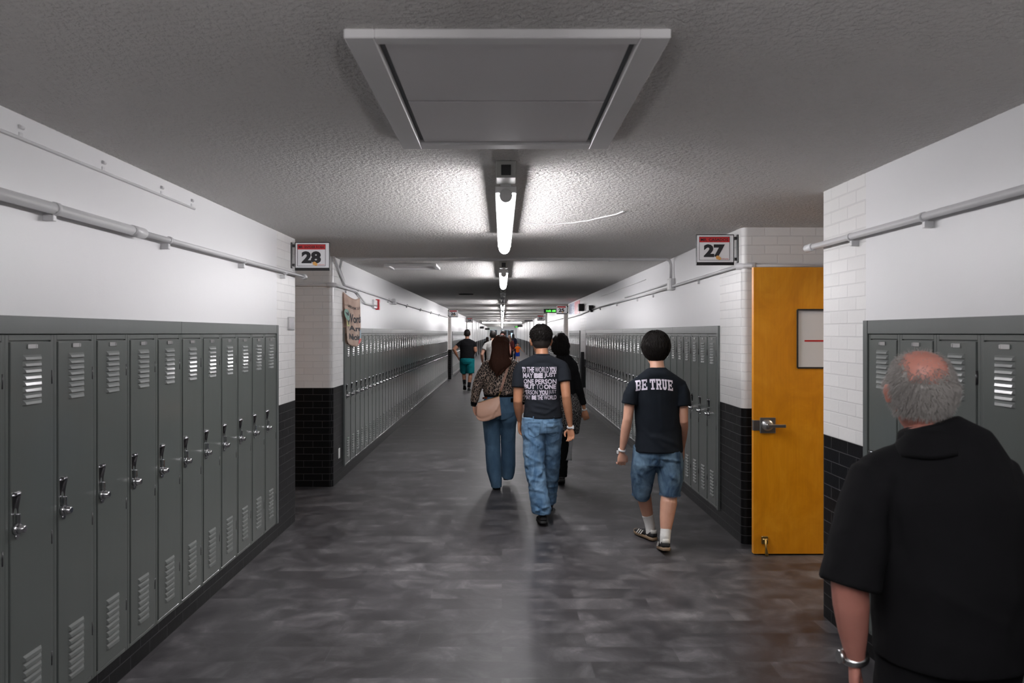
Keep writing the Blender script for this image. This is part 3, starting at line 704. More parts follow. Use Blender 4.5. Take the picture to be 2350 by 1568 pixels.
# cloth banner hanging on the left wall over the lockers
def banner():
    r = empty('cloth_banner', (XL+0.04, 9.25, 1.95)); tag(r, 'cream painted cloth banner hanging over the start of the left lockers', 'banner')
    corners = [(789, 669, 0.035), (829, 683, 0.03), (836, 789, 0.14), (803, 797, 0.12)]   # tl tr br bl with distance from the wall
    def P(u, v):
        # width along the wall 0.98 m, hangs 0.62 m; billows from the wall towards its foot
        y = 8.74 + 1.02*u + (0.05*v*(1-u)); z = 2.185 - 0.02*u - 0.64*v - 0.05*math.sin(u*PI)*(1-v)
        d = 0.012 + 0.035*v + 0.014*math.sin(u*9+v*3)*v + 0.02*math.sin(u*PI)*(1-v)
        if v > 0.8: z += 0.07*((u-0.5)**2)*4*(v-0.8)*5; 
        return Vector((XL+d, y, z)) - r.location
    bm = bmesh.new(); nu, nv = 26, 26
    g = [[bm.verts.new(P(i/nu, j/nv)) for i in range(nu+1)] for j in range(nv+1)]
    for j in range(nv):
        for i in range(nu):
            f = bm.faces.new((g[j][i], g[j+1][i], g[j+1][i+1], g[j][i+1])); f.smooth = True
    bmesh.ops.solidify(bm, geom=bm.faces[:], thickness=0.003)
    m = mat('cream_banner_cloth', (0.62, 0.47, 0.36), 0.9); gg = N(m)
    gg.out('Base Color', gg.ramp(gg.noise(gg.coords('Object'), 5, 3), [(0.35, (0.62, 0.46, 0.38)), (0.65, (0.76, 0.62, 0.53))]))
    cl = obj('cloth', bm, m, r)
    def paint(name, polys, col):
        bm = bmesh.new()
        for poly in polys:
            vs = [bm.verts.new(P(u, v) + Vector((0.0035, 0, 0))) for u, v in poly]
            try: bm.faces.new(vs)
            except ValueError: pass
        bmesh.ops.subdivide_edges(bm, edges=bm.edges[:], cuts=1)
        obj(name, bm, mat('paint_'+name, col, 0.85), cl)
    def word(s, u0, u1, v0, v1, bold=0.01):
        vs, fs = text_verts(s, 1, 1, bold, 'LEFT'); out = []
        for f in fs: out.append([(u0+(u1-u0)*vs[i].x, v1-(v1-v0)*vs[i].z) for i in f])
        return out
    def strokes(s, u0, u1, v0, v1, b=0.03): return word(s, u0, u1, v0, v1, b)
    paint('green_patch', [[(0.03+0.15*math.cos(a)+0.07, 0.40+0.11*math.sin(a)) for a in [i*PI/6 for i in range(12)]]], (0.22, 0.36, 0.30))
    paint('yellow_patch', [[(0.02, 0.53), (0.22, 0.52), (0.24, 0.6), (0.03, 0.62)]], (0.48, 0.46, 0.22))
    paint('blue_patch', [[(0.86, 0.66), (0.99, 0.64), (0.99, 0.85), (0.82, 0.86)]], (0.22, 0.28, 0.32))
    paint('orange_patch', [[(0.90, 0.80), (0.97, 0.78), (0.99, 0.86), (0.92, 0.88)]], (0.8, 0.35, 0.05))
    paint('red_patch', [[(0.70, 0.92), (0.86, 0.86), (0.97, 0.89), (0.82, 0.98), (0.70, 0.98)]], (0.55, 0.08, 0.10))
    P0 = P
    paint('lettering', word('LAND HOME CALLIN', 0.16, 0.93, 0.17, 0.225, 0.01) + word('Words', 0.12, 0.98, 0.33, 0.51, 0.03) + word('Are', 0.2, 0.9, 0.57, 0.68, 0.03) + word('Noise', 0.2, 0.9, 0.74, 0.87, 0.03)
          + [[(0.0+0.1*t, 0.36+0.14*t*t) for t in (0, 0.5, 1, 1.5)] + [(0.18+0.03, 0.44), (0.13, 0.36)]], (0.03, 0.03, 0.035))
banner()

# ------------------------------------------------------------------ people
def remeshed(bm, voxel, smooth=4):
    me = bpy.data.meshes.new('tmp'); bm.to_mesh(me); bm.free()
    o = bpy.data.objects.new('tmp', me); C.objects.link(o)
    r = o.modifiers.new('r', 'REMESH'); r.mode = 'VOXEL'; r.voxel_size = voxel; r.use_smooth_shade = True
    if smooth:
        s = o.modifiers.new('s', 'SMOOTH'); s.factor = 0.5; s.iterations = smooth
    dg = bpy.context.evaluated_depsgraph_get()
    out = bpy.data.meshes.new_from_object(o.evaluated_get(dg)); bpy.data.objects.remove(o); bpy.data.meshes.remove(me)
    for p in out.polygons: p.use_smooth = True
    return out
def seg_d(p, a, b):
    ab = b-a; t = max(0.0, min(1.0, (p-a).dot(ab)/max(1e-9, ab.dot(ab)))); return (p-(a+ab*t)).length
def wrinkle(me, amp=0.004, freq=(9, 9, 14), creases=(), seed=0.0, mask=None):
    nor = [v.normal.copy() for v in me.vertices]
    cr = [(Vector(a), Vector(b), am, wd) for a, b, am, wd in creases]
    for v, n_ in zip(me.vertices, nor):
        p = v.co; q = Vector((p.x*freq[0]+seed, p.y*freq[1], p.z*freq[2]))
        f = 0.7*noise.noise(q) + 0.9*(0.35-abs(noise.noise(q*1.3+Vector((5.2, 1.7, 3.1))))) + 0.35*(0.3-abs(noise.noise(q*2.7))); k = mask(p) if mask else 1.0
        d = amp*f*k
        for a, b, am, wd in cr:
            ds = seg_d(p, a, b)
            if ds < wd*2.6: d += am*math.exp(-(ds/wd)**2)
        v.co = p + n_*d
    me.update()
def head_shape(bm, T, s=1.0, face=True, w=1.0):
    """skull, jaw, nose, brow, lips and ears in head space (forward is +Y), moved by T"""
    t = bmesh.new()
    S = [(-0.118, .026, .026, .052), (-0.108, .042, .044, .040), (-0.085, .056, .064, .026), (-0.055, .064, .080, .012), (-0.02, .070, .090, .004), (0.02, .075, .097, -0.002),
         (0.055, .074, .094, -0.006), (0.085, .062, .080, -0.008), (0.105, .042, .055, -0.008), (0.115, .018, .024, -0.008)]
    limb(t, [(0, y, z, rw*w, rd) for z, rw, rd, y in S], 28)
    if face:
        limb(t, [(0, .088, .022, .008, .010), (0, .100, 0.0, .010, .012), (0, .108, -.018, .014, .014), (0, .094, -.030, .013, .010)], 10)
        ell(t, (0, .082, .032), (.052, .014, .010)); ell(t, (0, .080, -.055), (.026, .014, .0065)); ell(t, (0, .078, -.066), (.022, .013, .007)); ell(t, (0, .066, -.100), (.022, .018, .014))
        for sx in (-1, 1):
            ell(t, (sx*.040, .070, -.02), (.020, .020, .018))
    for sx in (-1, 1):
        R = Matrix.Rotation(sx*-0.45, 3, 'Z') @ Matrix.Rotation(0.15, 3, 'X')
        ell(t, (sx*.083*w, -0.004, -.014), (.009, .019, .034), 2, R); ell(t, (sx*.092*w, -0.012, -.002), (.006, .015, .023), 2, R); ell(t, (sx*.076*w, .002, -.034), (.006, .010, .012))
    for v in t.verts: v.co = T @ (v.co*s)
    me = bpy.data.meshes.new('t'); t.to_mesh(me); t.free(); bm.from_mesh(me); bpy.data.meshes.remove(me)
def eyes(T, s, parent, face=True):
    for sx in (-1, 1):
        bm = bmesh.new(); ell(bm, (0, 0, 0), (.011*s,)*3, 2)
        o = obj('eye', bm, M['eyewhite'], parent, T @ (Vector((sx*.030, .0845, .008))*s))
        bm = bmesh.new(); ell(bm, (0, .0075*s, 0), (.0048*s, .005*s, .0048*s), 2); obj('iris', bm, M['iris'], o)
        o.rotation_euler = T.to_euler()
def hand(bm, W, d, t, n_, s=1.0, curl=0.5, pinch=False):
    """palm and five separate fingers: W wrist, d along the hand, t towards the thumb side, n_ palm side normal (fingers curl to it)"""
    W, d, t, n_ = Vector(W), Vector(d).normalized(), Vector(t), Vector(n_)
    t = (t - d*t.dot(d)).normalized(); n_ = (n_ - d*n_.dot(d) - t*n_.dot(t)).normalized()
    secs = [(0, .024, .018), (.02, .030, .017), (.05, .040, .016), (.08, .042, .014), (.092, .040, .011)]
    rr = []
    for a, w_, h_ in secs:
        c = W + d*a*s; rr.append([c + t*math.cos(2*PI*k/14)*w_*s + n_*math.sin(2*PI*k/14)*h_*s for k in range(14)])
    rings_loft(bm, rr, True, 0.003)
    for off, L, c_ in ((.0315, .072, .9), (.0105, .080, 1.0), (-.0105, .075, 1.1), (-.0305, .060, 1.25)):
        p = W + d*.085*s + t*off*s; pts = [p - d*.015*s, p]; ang = 0; dirv = d + t*off*2.2
        dirv.normalize()
        for k in range(3):
            ang += curl*c_*(0.45 if k == 0 else 0.75); l = L*(0.42, 0.33, 0.25)[k]*s
            pts.append(pts[-1] + (dirv*math.cos(ang) + n_*math.sin(ang))*l)
        tube(bm, pts, 0, 10, taper=[.0095*s, .0092*s, .0088*s, .0080*s, .0066*s])
    b = W + d*.028*s + t*.026*s
    if pinch: pts = [b, b + (d*.5+t*.7+n_*.5)*.04*s, b + (d*.5+t*.7+n_*.5)*.04*s + (d*.85-t*.1+n_*.5)*.032*s, b + (d*.5+t*.7+n_*.5)*.04*s + (d*.85-t*.1+n_*.5)*.032*s + (d*.7-t*.5+n_*.3)*.024*s]
    else: pts = [b - t*.01*s, b + (d*.72+t*.6+n_*.3)*.036*s, b + (d*.72+t*.6+n_*.3)*.036*s + (d*.93+t*.2+n_*.25)*.030*s, b + (d*.72+t*.6+n_*.3)*.036*s + (d*.93+t*.2+n_*.25)*.030*s + (d*.95+n_*.3)*.022*s]
    tube(bm, pts, 0, 10, taper=[.014*s, .0115*s, .010*s, .0078*s])
def lerp(a, b, t): return tuple(a[i]+(b[i]-a[i])*t for i in range(3))
def arm_pts(sh, el, wr, r=(.056, .047, .041, .042, .027)):
    a = [(sh[0]*.93, sh[1], sh[2]-.008, r[0]*.78), (*lerp(sh, el, .35), r[1]*.98), (*lerp(sh, el, .75), r[1]*.93), (*el, r[2]), (*lerp(el, wr, .25), r[3]), (*lerp(el, wr, .6), r[3]*.84), (*lerp(el, wr, .92), r[4], r[4]*.85), (*wr, r[4], r[4]*.8)]
    return a
def leg_pts(hp, kn, an, r=(.088, .078, .055, .058, .036)):
    back = Vector((0, -0.012, 0))
    q = lerp(kn, an, .28)
    return [(*hp, r[0]), (*lerp(hp, kn, .4), r[1]), (*lerp(hp, kn, .85), r[2]*1.08), (*kn, r[2]), (q[0], q[1]-.014, q[2], r[3]), (*lerp(kn, an, .6), r[3]*.83), (*lerp(kn, an, .9), r[4]), (*an, r[4])]
TORSO = [(.84, .11, .08, 0), (.90, .165, .115, -.006), (.95, .172, .122, -.012), (1.02, .158, .110, -.004), (1.10, .142, .098, 0), (1.20, .150, .104, 0), (1.32, .168, .115, .0), (1.40, .176, .106, -.008), (1.45, .150, .082, -.012), (1.478, .095, .062, -.010), (1.50, .060, .055, -.006)]
def shoe(parent, an, yaw, pitch, name, upper, sole, L=.29, s=1.0, roll=0.0, extra=None):
    """an: ankle point; the foot points along +Y turned by yaw; pitch > 0 lifts the heel"""
    T = Matrix.Translation(Vector(an)) @ Matrix.Rotation(yaw, 4, 'Z') @ Matrix.Rotation(-pitch, 4, 'X') @ Matrix.Rotation(roll, 4, 'Y') @ Matrix.Translation(Vector((0, -.062*s, -.085*s)))
    bm = bmesh.new()
    U = [(.000, .024, .030, .052), (.012, .032, .020, .072), (.04, .036, .018, .078), (.08, .037, .018, .082), (.115, .040, .018, .076), (.16, .045, .018, .062), (.21, .047, .018, .050), (.25, .040, .018, .042), (.275, .026, .020, .034), (.283, .012, .022, .028)]
    rr = []
    for y, hw, z0, z1 in U:
        zc, hz = (z0+z1)/2, (z1-z0)/2; ring = []
        for k in range(20):
            c, sn = math.cos(2*PI*k/20), math.sin(2*PI*k/20)
            e = 0.75; ring.append(T @ (Vector((math.copysign(abs(c)**e, c)*hw*(1.0 if sn < 0 else 1-0.25*sn), y, zc + math.copysign(abs(sn)**e, sn)*hz))*s))
        rr.append(ring)
    rings_loft(bm, rr, True, 0.002)
    o = obj(name, bm, upper, parent)
    bm = bmesh.new(); out = [(.0, .020), (.006, .030), (.03, .037), (.08, .036), (.13, .040), (.18, .048), (.22, .049), (.255, .042), (.278, .028), (.288, .010)]
    rr = []
    for y, hw in out:
        lift = 0.010*max(0, (y-.22)/.07)**2
        rr.append([T @ (Vector((x*hw, y, z+lift))*s) for x, z in ((-1, .002), (-.8, 0), (0, 0), (.8, 0), (1, .002), (1.0, .024), (0, .026), (-1.0, .024))])
    rings_loft(bm, rr, True, 0)
    so = obj('sole', bm, sole, o)
    if extra:
        extra(o, T)
    return o, T
def hair_cap(T, s, thick, m, parent, name='hair', nape=-0.075, front=0.045, lump=0.006, lf=38, sub=6, w=1.0, clip=None, top=1.0, seed=0.0, back=1.0):
    t = bmesh.new(); bmesh.ops.create_icosphere(t, subdivisions=sub, radius=1)
    for v in t.verts:
        d = v.co.normalized(); p = Vector((d.x*.078*w, d.y*.099*back-0.004, d.z*.103*top+0.014))
        # hairline: above the ears at the sides, down to the nape at the back, off the face
        if p.y > 0.0: line = -0.015 + (front+0.03)*min(1, p.y/.07)
        else: line = -0.015 + (nape+0.015)*min(1, (-p.y)/.045)
        e = (p.z - line)/0.018; k = max(0.0, min(1.0, e+0.5))
        th = thick(p) if callable(thick) else thick
        q = Vector((p.x*lf, p.y*lf, p.z*lf + seed)); nn = noise.noise(q) + 0.6*noise.noise(q*2.2)
        f = (th + lump*nn)*k - 0.030*(1-k)
        p = p + d*f
        v.co = T @ (p*s)
    for f in t.faces: f.smooth = True
    return obj(name, t, m, parent)
def strands(parent, name, m, starts, r=0.0016):
    """starts: list of point lists, each a strand"""
    bm = bmesh.new()
    for pts in starts:
        n_ = len(pts); tube(bm, pts, 0, 3, caps=False, taper=[r*(1 - 0.8*(i/(n_-1))**2) for i in range(n_)])
    return obj(name, bm, m, parent)
M['eyewhite'] = mat('eye_white', (0.8, 0.78, 0.75), 0.2); M['iris'] = mat('iris', (0.05, 0.025, 0.012), 0.1)
M['black_hair'] = mat('black_hair', (0.010, 0.008, 0.007), 0.62, spec=0.22); M['brown_hair'] = mat('brown_hair', (0.050, 0.018, 0.010), 0.62, spec=0.18)
M['grey_hair'] = mat('grey_hair', (0.36, 0.34, 0.32), 0.7); M['dark_brown_hair'] = mat('dark_brown_hair', (0.018, 0.011, 0.009), 0.62, spec=0.2)
M['skin1'] = m_skin('skin_tan', (0.52, 0.25, 0.14)); M['skin2'] = m_skin('skin_light', (0.62, 0.35, 0.25)); M['skin3'] = m_skin('skin_ruddy', (0.55, 0.24, 0.19)); M['skin4'] = m_skin('skin_brown', (0.36, 0.17, 0.10))
M['tee_faded'] = m_cloth('faded_black_cotton', (0.017, 0.020, 0.026)); M['tee_navy'] = m_cloth('dark_navy_cotton', (0.009, 0.012, 0.017)); M['black_cloth'] = m_cloth('black_cloth', (0.006, 0.006, 0.007))
M['print'] = mat('white_shirt_print', (0.62, 0.57, 0.66), 0.8)
M['denim_light'] = m_denim('light_wash_denim', (0.045, 0.11, 0.21), (0.21, 0.35, 0.51), 0.50); M['denim_mid'] = m_denim('mid_wash_denim', (0.045, 0.095, 0.16), (0.085, 0.16, 0.245), 0.5)
M['denim_short'] = m_denim('faded_blue_denim', (0.014, 0.04, 0.09), (0.17, 0.27, 0.37), 0.52)
M['leopard'] = m_leopard('black_tan_network_print', (0.42, 0.32, 0.26), (0.010, 0.007, 0.006), 46, 0.045)
M['skirt'] = m_leopard('black_grey_print', (0.26, 0.25, 0.24), (0.012, 0.010, 0.010), 58, 0.05)
M['beige'] = mat('beige_leather', (0.68, 0.41, 0.30), 0.45); M['sock'] = m_cloth('white_sock_cotton', (0.70, 0.69, 0.67)); M['gum'] = mat('gum_rubber', (0.22, 0.15, 0.09), 0.6)
M['rubber'] = mat('black_rubber', (0.012, 0.012, 0.012), 0.6); M['white_rubber'] = mat('white_rubber', (0.65, 0.64, 0.6), 0.5); M['shoe_black'] = mat('black_suede', (0.010, 0.010, 0.011), 0.75)
M['teal'] = m_cloth('teal_jersey', (0.005, 0.15, 0.165)); M['white_tee'] = m_cloth('off_white_cotton', (0.50, 0.49, 0.47)); M['orange'] = m_cloth('orange_cotton', (0.80, 0.16, 0.015)); M['blue'] = m_cloth('royal_blue_cotton', (0.01, 0.05, 0.34))
M['pink'] = m_cloth('pale_pink_cotton', (0.60, 0.50, 0.49)); M['maroon'] = m_cloth('maroon_cotton', (0.07, 0.015, 0.015)); M['navy'] = m_cloth('navy_cloth', (0.012, 0.016, 0.035)); M['band'] = mat('white_wristband', (0.72, 0.72, 0.72), 0.5)

def shoulders(a, b, torso, k, zc=None):
    """the line from shoulder to shoulder over the top of the back"""
    zt = max(t[0] for t in torso); m = ((a[0]+b[0])/2, (a[1]+b[1])/2)
    zn = zt - .060*min(1, zt/1.45)
    f = lambda t: (a[0]+(b[0]-a[0])*t, a[1]+(b[1]-a[1])*t)
    return [(*a[:3], .058*k/.8*.8, .052*k), (*f(.2), a[2]+(zn-a[2])*.45, .072*k, .058*k), (*f(.38), zn-.005, .080*k, .058*k), (*f(.5), zn, .082*k, .056*k), (*f(.62), zn-.005, .080*k, .058*k), (*f(.8), b[2]+(zn-b[2])*.45, .072*k, .058*k), (*b[:3], .058*k, .052*k)]
class Person:
    """local space: feet on z = 0, body faces +Y; q() turns a point of the photograph at a given depth into this space"""
    def __init__(s, label, cx, Y, skin, group=None, face=0.0):
        s.Y = Y; s.X = (cx-VX)*Y/F; s.root = empty('person', (s.X, Y, 0), face); tag(s.root, label, 'person', group); s.skin = skin
    def q(s, px, py, dy=0.0):
        Y = s.Y+dy; return ((px-VX)*Y/F - s.X, dy, EYE - (py-VY)*Y/F)
    def body(s, torso, neck, T, hs, arms, legs, hands, feet, voxel=0.005, face=True, w=1.0, smooth=3, yoke=True):
        bm = bmesh.new()
        limb(bm, [(x, y, z, rw, rd) for (z, rw, rd, y, x) in torso], 28, bulge=.01)
        limb(bm, neck, 20)
        head_shape(bm, T, hs, face, w)
        for a in arms: limb(bm, a, 16, (0, 1, 0), bulge=.01)
        if len(arms) == 2 and yoke: limb(bm, shoulders(arms[0][0], arms[1][0], torso, .78*max(t[0] for t in torso)/1.5), 16, (0, 1, 0), bulge=.01)
        for l in legs: limb(bm, l, 18, bulge=.01)
        for h in hands: hand(bm, **h)
        for an, yaw, pitch in feet:
            TT = Matrix.Translation(Vector(an)) @ Matrix.Rotation(yaw, 4, 'Z') @ Matrix.Rotation(-pitch, 4, 'X')
            limb(bm, [(*(TT @ Vector(p)), r, r2) for p, r, r2 in (((0, -.030, -.048), .014, .016), ((0, 0, -.042), .026, .026), ((0, .08, -.048), .028, .018), ((0, .14, -.055), .028, .009))], 14, bulge=.02)
        me = remeshed(bm, voxel, smooth); s.body_o = link('body', me, s.root, s.skin)
        if face: eyes(T, hs, s.root)
        return s.body_o
    def garment(s, name, m, parts, voxel=0.008, smooth=5, wr=None, pw=1.0):
        bm = bmesh.new()
        for p in parts:
            if p[0] == 'y': limb(bm, p[1], 24, (0, 1, 0))
            else: limb(bm, p, 28 if len(p[0]) > 4 else 22, bulge=0.0)
        me = remeshed(bm, voxel, smooth)
        if wr: wrinkle(me, **wr)
        return link(name, me, s.root, m)
def Thead(loc, yaw=0.0, pitch=0.0, roll=0.0):
    return Matrix.Translation(Vector(loc)) @ Matrix.Rotation(yaw, 4, 'Z') @ Matrix.Rotation(pitch, 4, 'X') @ Matrix.Rotation(roll, 4, 'Y')
def tz(t, k, x=0.0, w=1.0, d=1.0): return [(z*k, rw*w*k, rd*d*k, y*k, x) for z, rw, rd, y in t]
def back_print(shirt, items, m, name='lettering'):
    """letters printed on the back of a shirt: items = (text, height, width, x, z, bold); follows the cloth"""
    me = shirt.data; bvh = BVHTree.FromPolygons([v.co for v in me.vertices], [tuple(p.vertices) for p in me.polygons])
    bm = bmesh.new()
    for verts, faces in items:
        bv = [bm.verts.new(v) for v in verts]
        for f in faces:
            try: bm.faces.new([bv[i] for i in f])
            except ValueError: pass
    bmesh.ops.triangulate(bm, faces=bm.faces[:])
    for _ in range(3):
        es = [e for e in bm.edges if e.calc_length() > 0.012]
        if not es: break
        bmesh.ops.subdivide_edges(bm, edges=es, cuts=1)
        bmesh.ops.triangulate(bm, faces=bm.faces[:])
    for v in bm.verts:
        hit = bvh.ray_cast(Vector((v.co.x, -1.0, v.co.z)), Vector((0, 1, 0)))
        if hit[0] is not None: v.co = hit[0] + Vector((0, -0.0016, 0)); v.tag = True
    dead = [v for v in bm.verts if not v.tag]
    if dead: bmesh.ops.delete(bm, geom=dead, context='VERTS')
    return obj(name, bm, m, shirt, smooth=True)
def band(parent, name, m, W, d, r, h=0.010, ry=None):
    W, d = Vector(W), Vector(d).normalized(); bm = bmesh.new()
    limb(bm, [(*(W-d*h), r*.97, (ry or r)*.97), (*(W-d*h*.6), r, ry or r), (*(W+d*h*.6), r, ry or r), (*(W+d*h), r*.97, (ry or r)*.97)], 24)
    return obj(name, bm, m, parent)

# ---- teen with the lettered faded black tee -----------------------------------------------
def teen_tee():
    P = Person('person in faded black tee with white lettering and light blue jeans, walking away', 1244, 6.75, M['skin1'])
    q = P.q; k = 1.0; T = Thead((q(1242, 792)[0], .03, 1.632), 0.06, -0.04)
    shL, elL, wrL = q(1192, 846, -.02), q(1188, 921, -.05), q(1192, 966, .06)
    shR, elR, wrR = q(1293, 843, -.02), q(1299.5, 910, -.08), q(1309, 980, -.02)
    hipL, hipR = (-.085, -.0, .90), (.085, .02, .90)
    knL, anL = (-.072, -.07, .49), q(1246, 1188, -.14); anL = (anL[0], -.14, .105)
    knR, anR = (.10, .16, .50), (.085, .38, .10)
    P.body(tz(TORSO, 1.0, .0, .9, .88), [(0, -.02, 1.47, .062, .056), (0, 0, 1.53, .056, .058), (T.translation.x, .02, 1.60, .055, .062)], T, 1.06,
           [arm_pts(shL, elL, wrL), arm_pts(shR, elR, wrR)], [leg_pts(hipL, knL, anL), leg_pts(hipR, knR, anR)],
           [dict(W=wrL, d=(.04, .12, -1), t=(.3, 1, 0), n_=(1, -.2, 0), curl=.62), dict(W=wrR, d=(.08, -.05, -1), t=(-.75, .5, 0), n_=(-.4, -.9, 0), curl=.75, pinch=True, s=.92)],
           [(anL, .05, .15), (anR, -.05, -.1)], voxel=.0046)
    # shirt
    hz = q(0, 957)[2]
    x0, x1 = q(1201.5, 950)[0], q(1290, 950)[0]; xm = (x0+x1)/2
    S = [(xm, -.005, hz-.004, (x1-x0)/2+.004, .140), (xm, -.005, hz+.05, (x1-x0)/2-.002, .134), (xm-.004, -.005, 1.10, .158, .118), (.0, -.005, 1.20, .164, .120), (0, 0, 1.30, .178, .124), (0, -.008, 1.38, .188, .118), (0, -.014, 1.43, .178, .098), (0, -.016, 1.463, .130, .076), (0, -.014, 1.492, .074, .064), (0, -.012, 1.502, .064, .060)]
    def sleeve(sh, el, tt=.62):
        e = lerp(sh, el, tt); s_ = 1 if sh[0] > 0 else -1
        return ('y', [(sh[0]-s_*.045, sh[1], sh[2]+.010, .070, .056), (sh[0]-s_*.012, sh[1], sh[2]-.004, .073, .060), (*lerp(sh, el, .18), .075, .061), (*lerp(sh, el, .4), .076, .060), (*e, .076, .062)])
    cr = [((-.12, -.12, 1.13), (.10, -.14, 1.05), .010, .016), ((-.13, -.12, 1.07), (.12, -.13, 1.02), .008, .014), ((-.15, -.11, 1.02), (.0, -.14, .99), .009, .014), ((.16, -.10, 1.06), (.02, -.14, .985), .007, .014),
          ((-.17, -.06, 1.12), (-.13, -.13, 1.18), .007, .016), ((.16, -.08, 1.36), (.13, -.12, 1.12), .006, .018), ((-.165, -.09, 1.36), (-.14, -.12, 1.10), .007, .018), ((.19, -.08, 1.40), (.17, -.1, 1.30), -.006, .016), ((-.19, -.08, 1.40), (-.17, -.1, 1.30), -.006, .016)]
    sh = P.garment('tshirt', M['tee_faded'], [S, ('y', shoulders(shL, shR, [(1.513,)], 1.06)), sleeve(shL, elL, .58), sleeve(shR, elR, .50)], .007, 4, dict(amp=.0035, freq=(8, 8, 13), creases=cr))
    bm = bmesh.new(); n_ = 40; rr = []
    for j in range(8):
        a = 2*PI*j/8; rr.append([Vector(((.066+.005*math.cos(a))*math.cos(2*PI*i/n_), -.012+(.062+.005*math.cos(a))*math.sin(2*PI*i/n_), 1.503+.009*math.sin(a)+.004*math.sin(2*PI*i/n_)*-1)) for i in range(n_)])
    vs = [[bm.verts.new(p) for p in r] for r in rr]
    for j in range(8):
        for i in range(n_): bm.faces.new((vs[j][i], vs[j][(i+1) % n_], vs[(j+1) % 8][(i+1) % n_], vs[(j+1) % 8][i])).smooth = True
    obj('collar', bm, M['tee_faded'], sh)
    sx = 6.75/F
    def X(px): return (px-VX)*6.62/F - P.X
    def Z(py): return EYE - (py-VY)*6.62/F
    L = [(840.0, 855.0, [('TO', 1198.5, 1207, .05), ('THE', 1209, 1226, .03), ('WORLD', 1228, 1259.5, .0), ('YOU', 1261, 1277.5, .065)]),
         (854.5, 868.0, [('MAY', 1200.5, 1223.5, .03), ('BE', 1225.5, 1246, .085), ('JUST', 1248.5, 1277, .03)]),
         (868.5, 881.5, [('ONE', 1202, 1225, .035), ('PERSON', 1228.5, 1278, .03)]),
         (880.5, 893.5, [('BUT', 1203, 1228, .055), ('TO', 1231, 1246, -.005), ('ONE', 1248.5, 1277, .05)]),
         (894.0, 906.0, [('PERSON', 1203.5, 1234, .01), ('YOU', 1236.5, 1258, .07), ('JUST', 1259.5, 1277.5, -.005)]),
         (906.0, 917.5, [('MAY', 1205, 1218, .0), ('BE', 1220.5, 1231, .07), ('THE', 1233, 1246, .035), ('WORLD', 1248, 1278, .02)])]
    items = []
    for i, (t0, t1, ws) in enumerate(L):
        for txt, a, b, bold in ws:
            sk = 3.5*(1-(a-1198)/80)*(1 if i < 1 else .6 if i < 5 else 1)
            vs, fs = text_verts(txt, (Z(t0)-Z(t1))*.86, X(b)-X(a), bold, 'LEFT'); o = Vector((X(a), 0, Z(t1)-sk*.0008)); items.append(([v+o for v in vs], fs))
            if txt == 'YOU' and i in (0, 4):
                w_ = X(b)-X(a); items.append(([Vector((X(a), 0, Z(t1)-.006)), Vector((X(b), 0, Z(t1)-.006)), Vector((X(b), 0, Z(t1)-.002)), Vector((X(a), 0, Z(t1)-.002))], [(0, 1, 2, 3)]))
    back_print(sh, items, M['print'])
    # jeans
    def leg(c): return [tuple(v) for v in c]
    LL = leg([(-.070, -.0, .93, .112, .125), (-.078, -.01, .84, .108, .120), (-.076, -.03, .70, .100, .108), (-.070, -.06, .52, .090, .098), (-.045, -.10, .34, .084, .092), (-.022, -.13, .20, .084, .092), (-.012, -.135, .135, .086, .094), (-.014, -.135, .108, .080, .094)])
    RR = leg([(.070, .01, .93, .112, .125), (.084, .03, .84, .105, .118), (.088, .08, .70, .094, .104), (.092, .16, .50, .082, .092), (.088, .25, .34, .076, .086), (.080, .34, .18, .080, .088), (.078, .37, .10, .082, .09)])
    H = [(xm-.004, -.005, 1.02, .140, .100), (xm-.004, -.008, .96, .155, .116), (xm-.004, -.01, .93, .164, .126), (xm-.004, -.012, .88, .172, .132), (xm-.004, -.005, .82, .160, .118)]
    cr = [((-.15, -.12, .86), (-.02, -.15, .74), -.010, .014), ((-.16, -.1, .80), (-.05, -.14, .70), .009, .014), ((-.15, -.12, .62), (-.03, -.15, .56), .008, .014), ((-.16, -.1, .50), (0.0, -.17, .42), -.012, .014), ((0.02, -.16, .50), (-.12, -.16, .38), .010, .014), ((-.13, -.2, .34), (.04, -.2, .30), .008, .013), ((-.12, -.22, .28), (.05, -.2, .36), -.008, .012),
          ((-.12, -.22, .20), (.06, -.22, .13), -.012, .012), ((-.11, -.22, .13), (.06, -.22, .19), .012, .012), ((-.10, -.23, .10), (.06, -.23, .10), .010, .010), ((.02, -.13, .90), (.14, -.13, .84), .005, .01), ((0, -.15, .97), (0, -.14, .84), -.008, .010), ((-.02, -.15, .80), (-.10, -.16, .60), .007, .018), ((-.14, -.13, .42), (-.04, -.19, .40), .009, .013)]
    j = P.garment('jeans', M['denim_light'], [H, LL, RR], .007, 3, dict(amp=.011, freq=(8, 8, 14), creases=[(a, b, c*1.3, d) for a, b, c, d in cr], seed=3.1))
    def yv(x, z):
        me = j.data; b = BVHTree.FromPolygons([v.co for v in me.vertices], [tuple(p.vertices) for p in me.polygons]); return b
    bvh = yv(0, 0)
    def stitchbox(name, poly, th, m):
        bm = bmesh.new(); 
        for a, b in zip(poly, poly[1:] + poly[:1]):
            n2 = 8; pts = []
            for i in range(n2+1):
                x = a[0]+(b[0]-a[0])*i/n2; z = a[1]+(b[1]-a[1])*i/n2; h = bvh.ray_cast(Vector((x, -1, z)), Vector((0, 1, 0)))
                if h[0] is not None: pts.append(h[0])
            if len(pts) > 1: tube(bm, pts, th, 5)
        obj(name, bm, m, j)
    for cx in (-.078, .088): stitchbox('back_pocket', [(cx-.055, .905), (cx+.055, .905), (cx+.05, .80), (cx, .775), (cx-.05, .80)], .0022, M['denim_mid'])
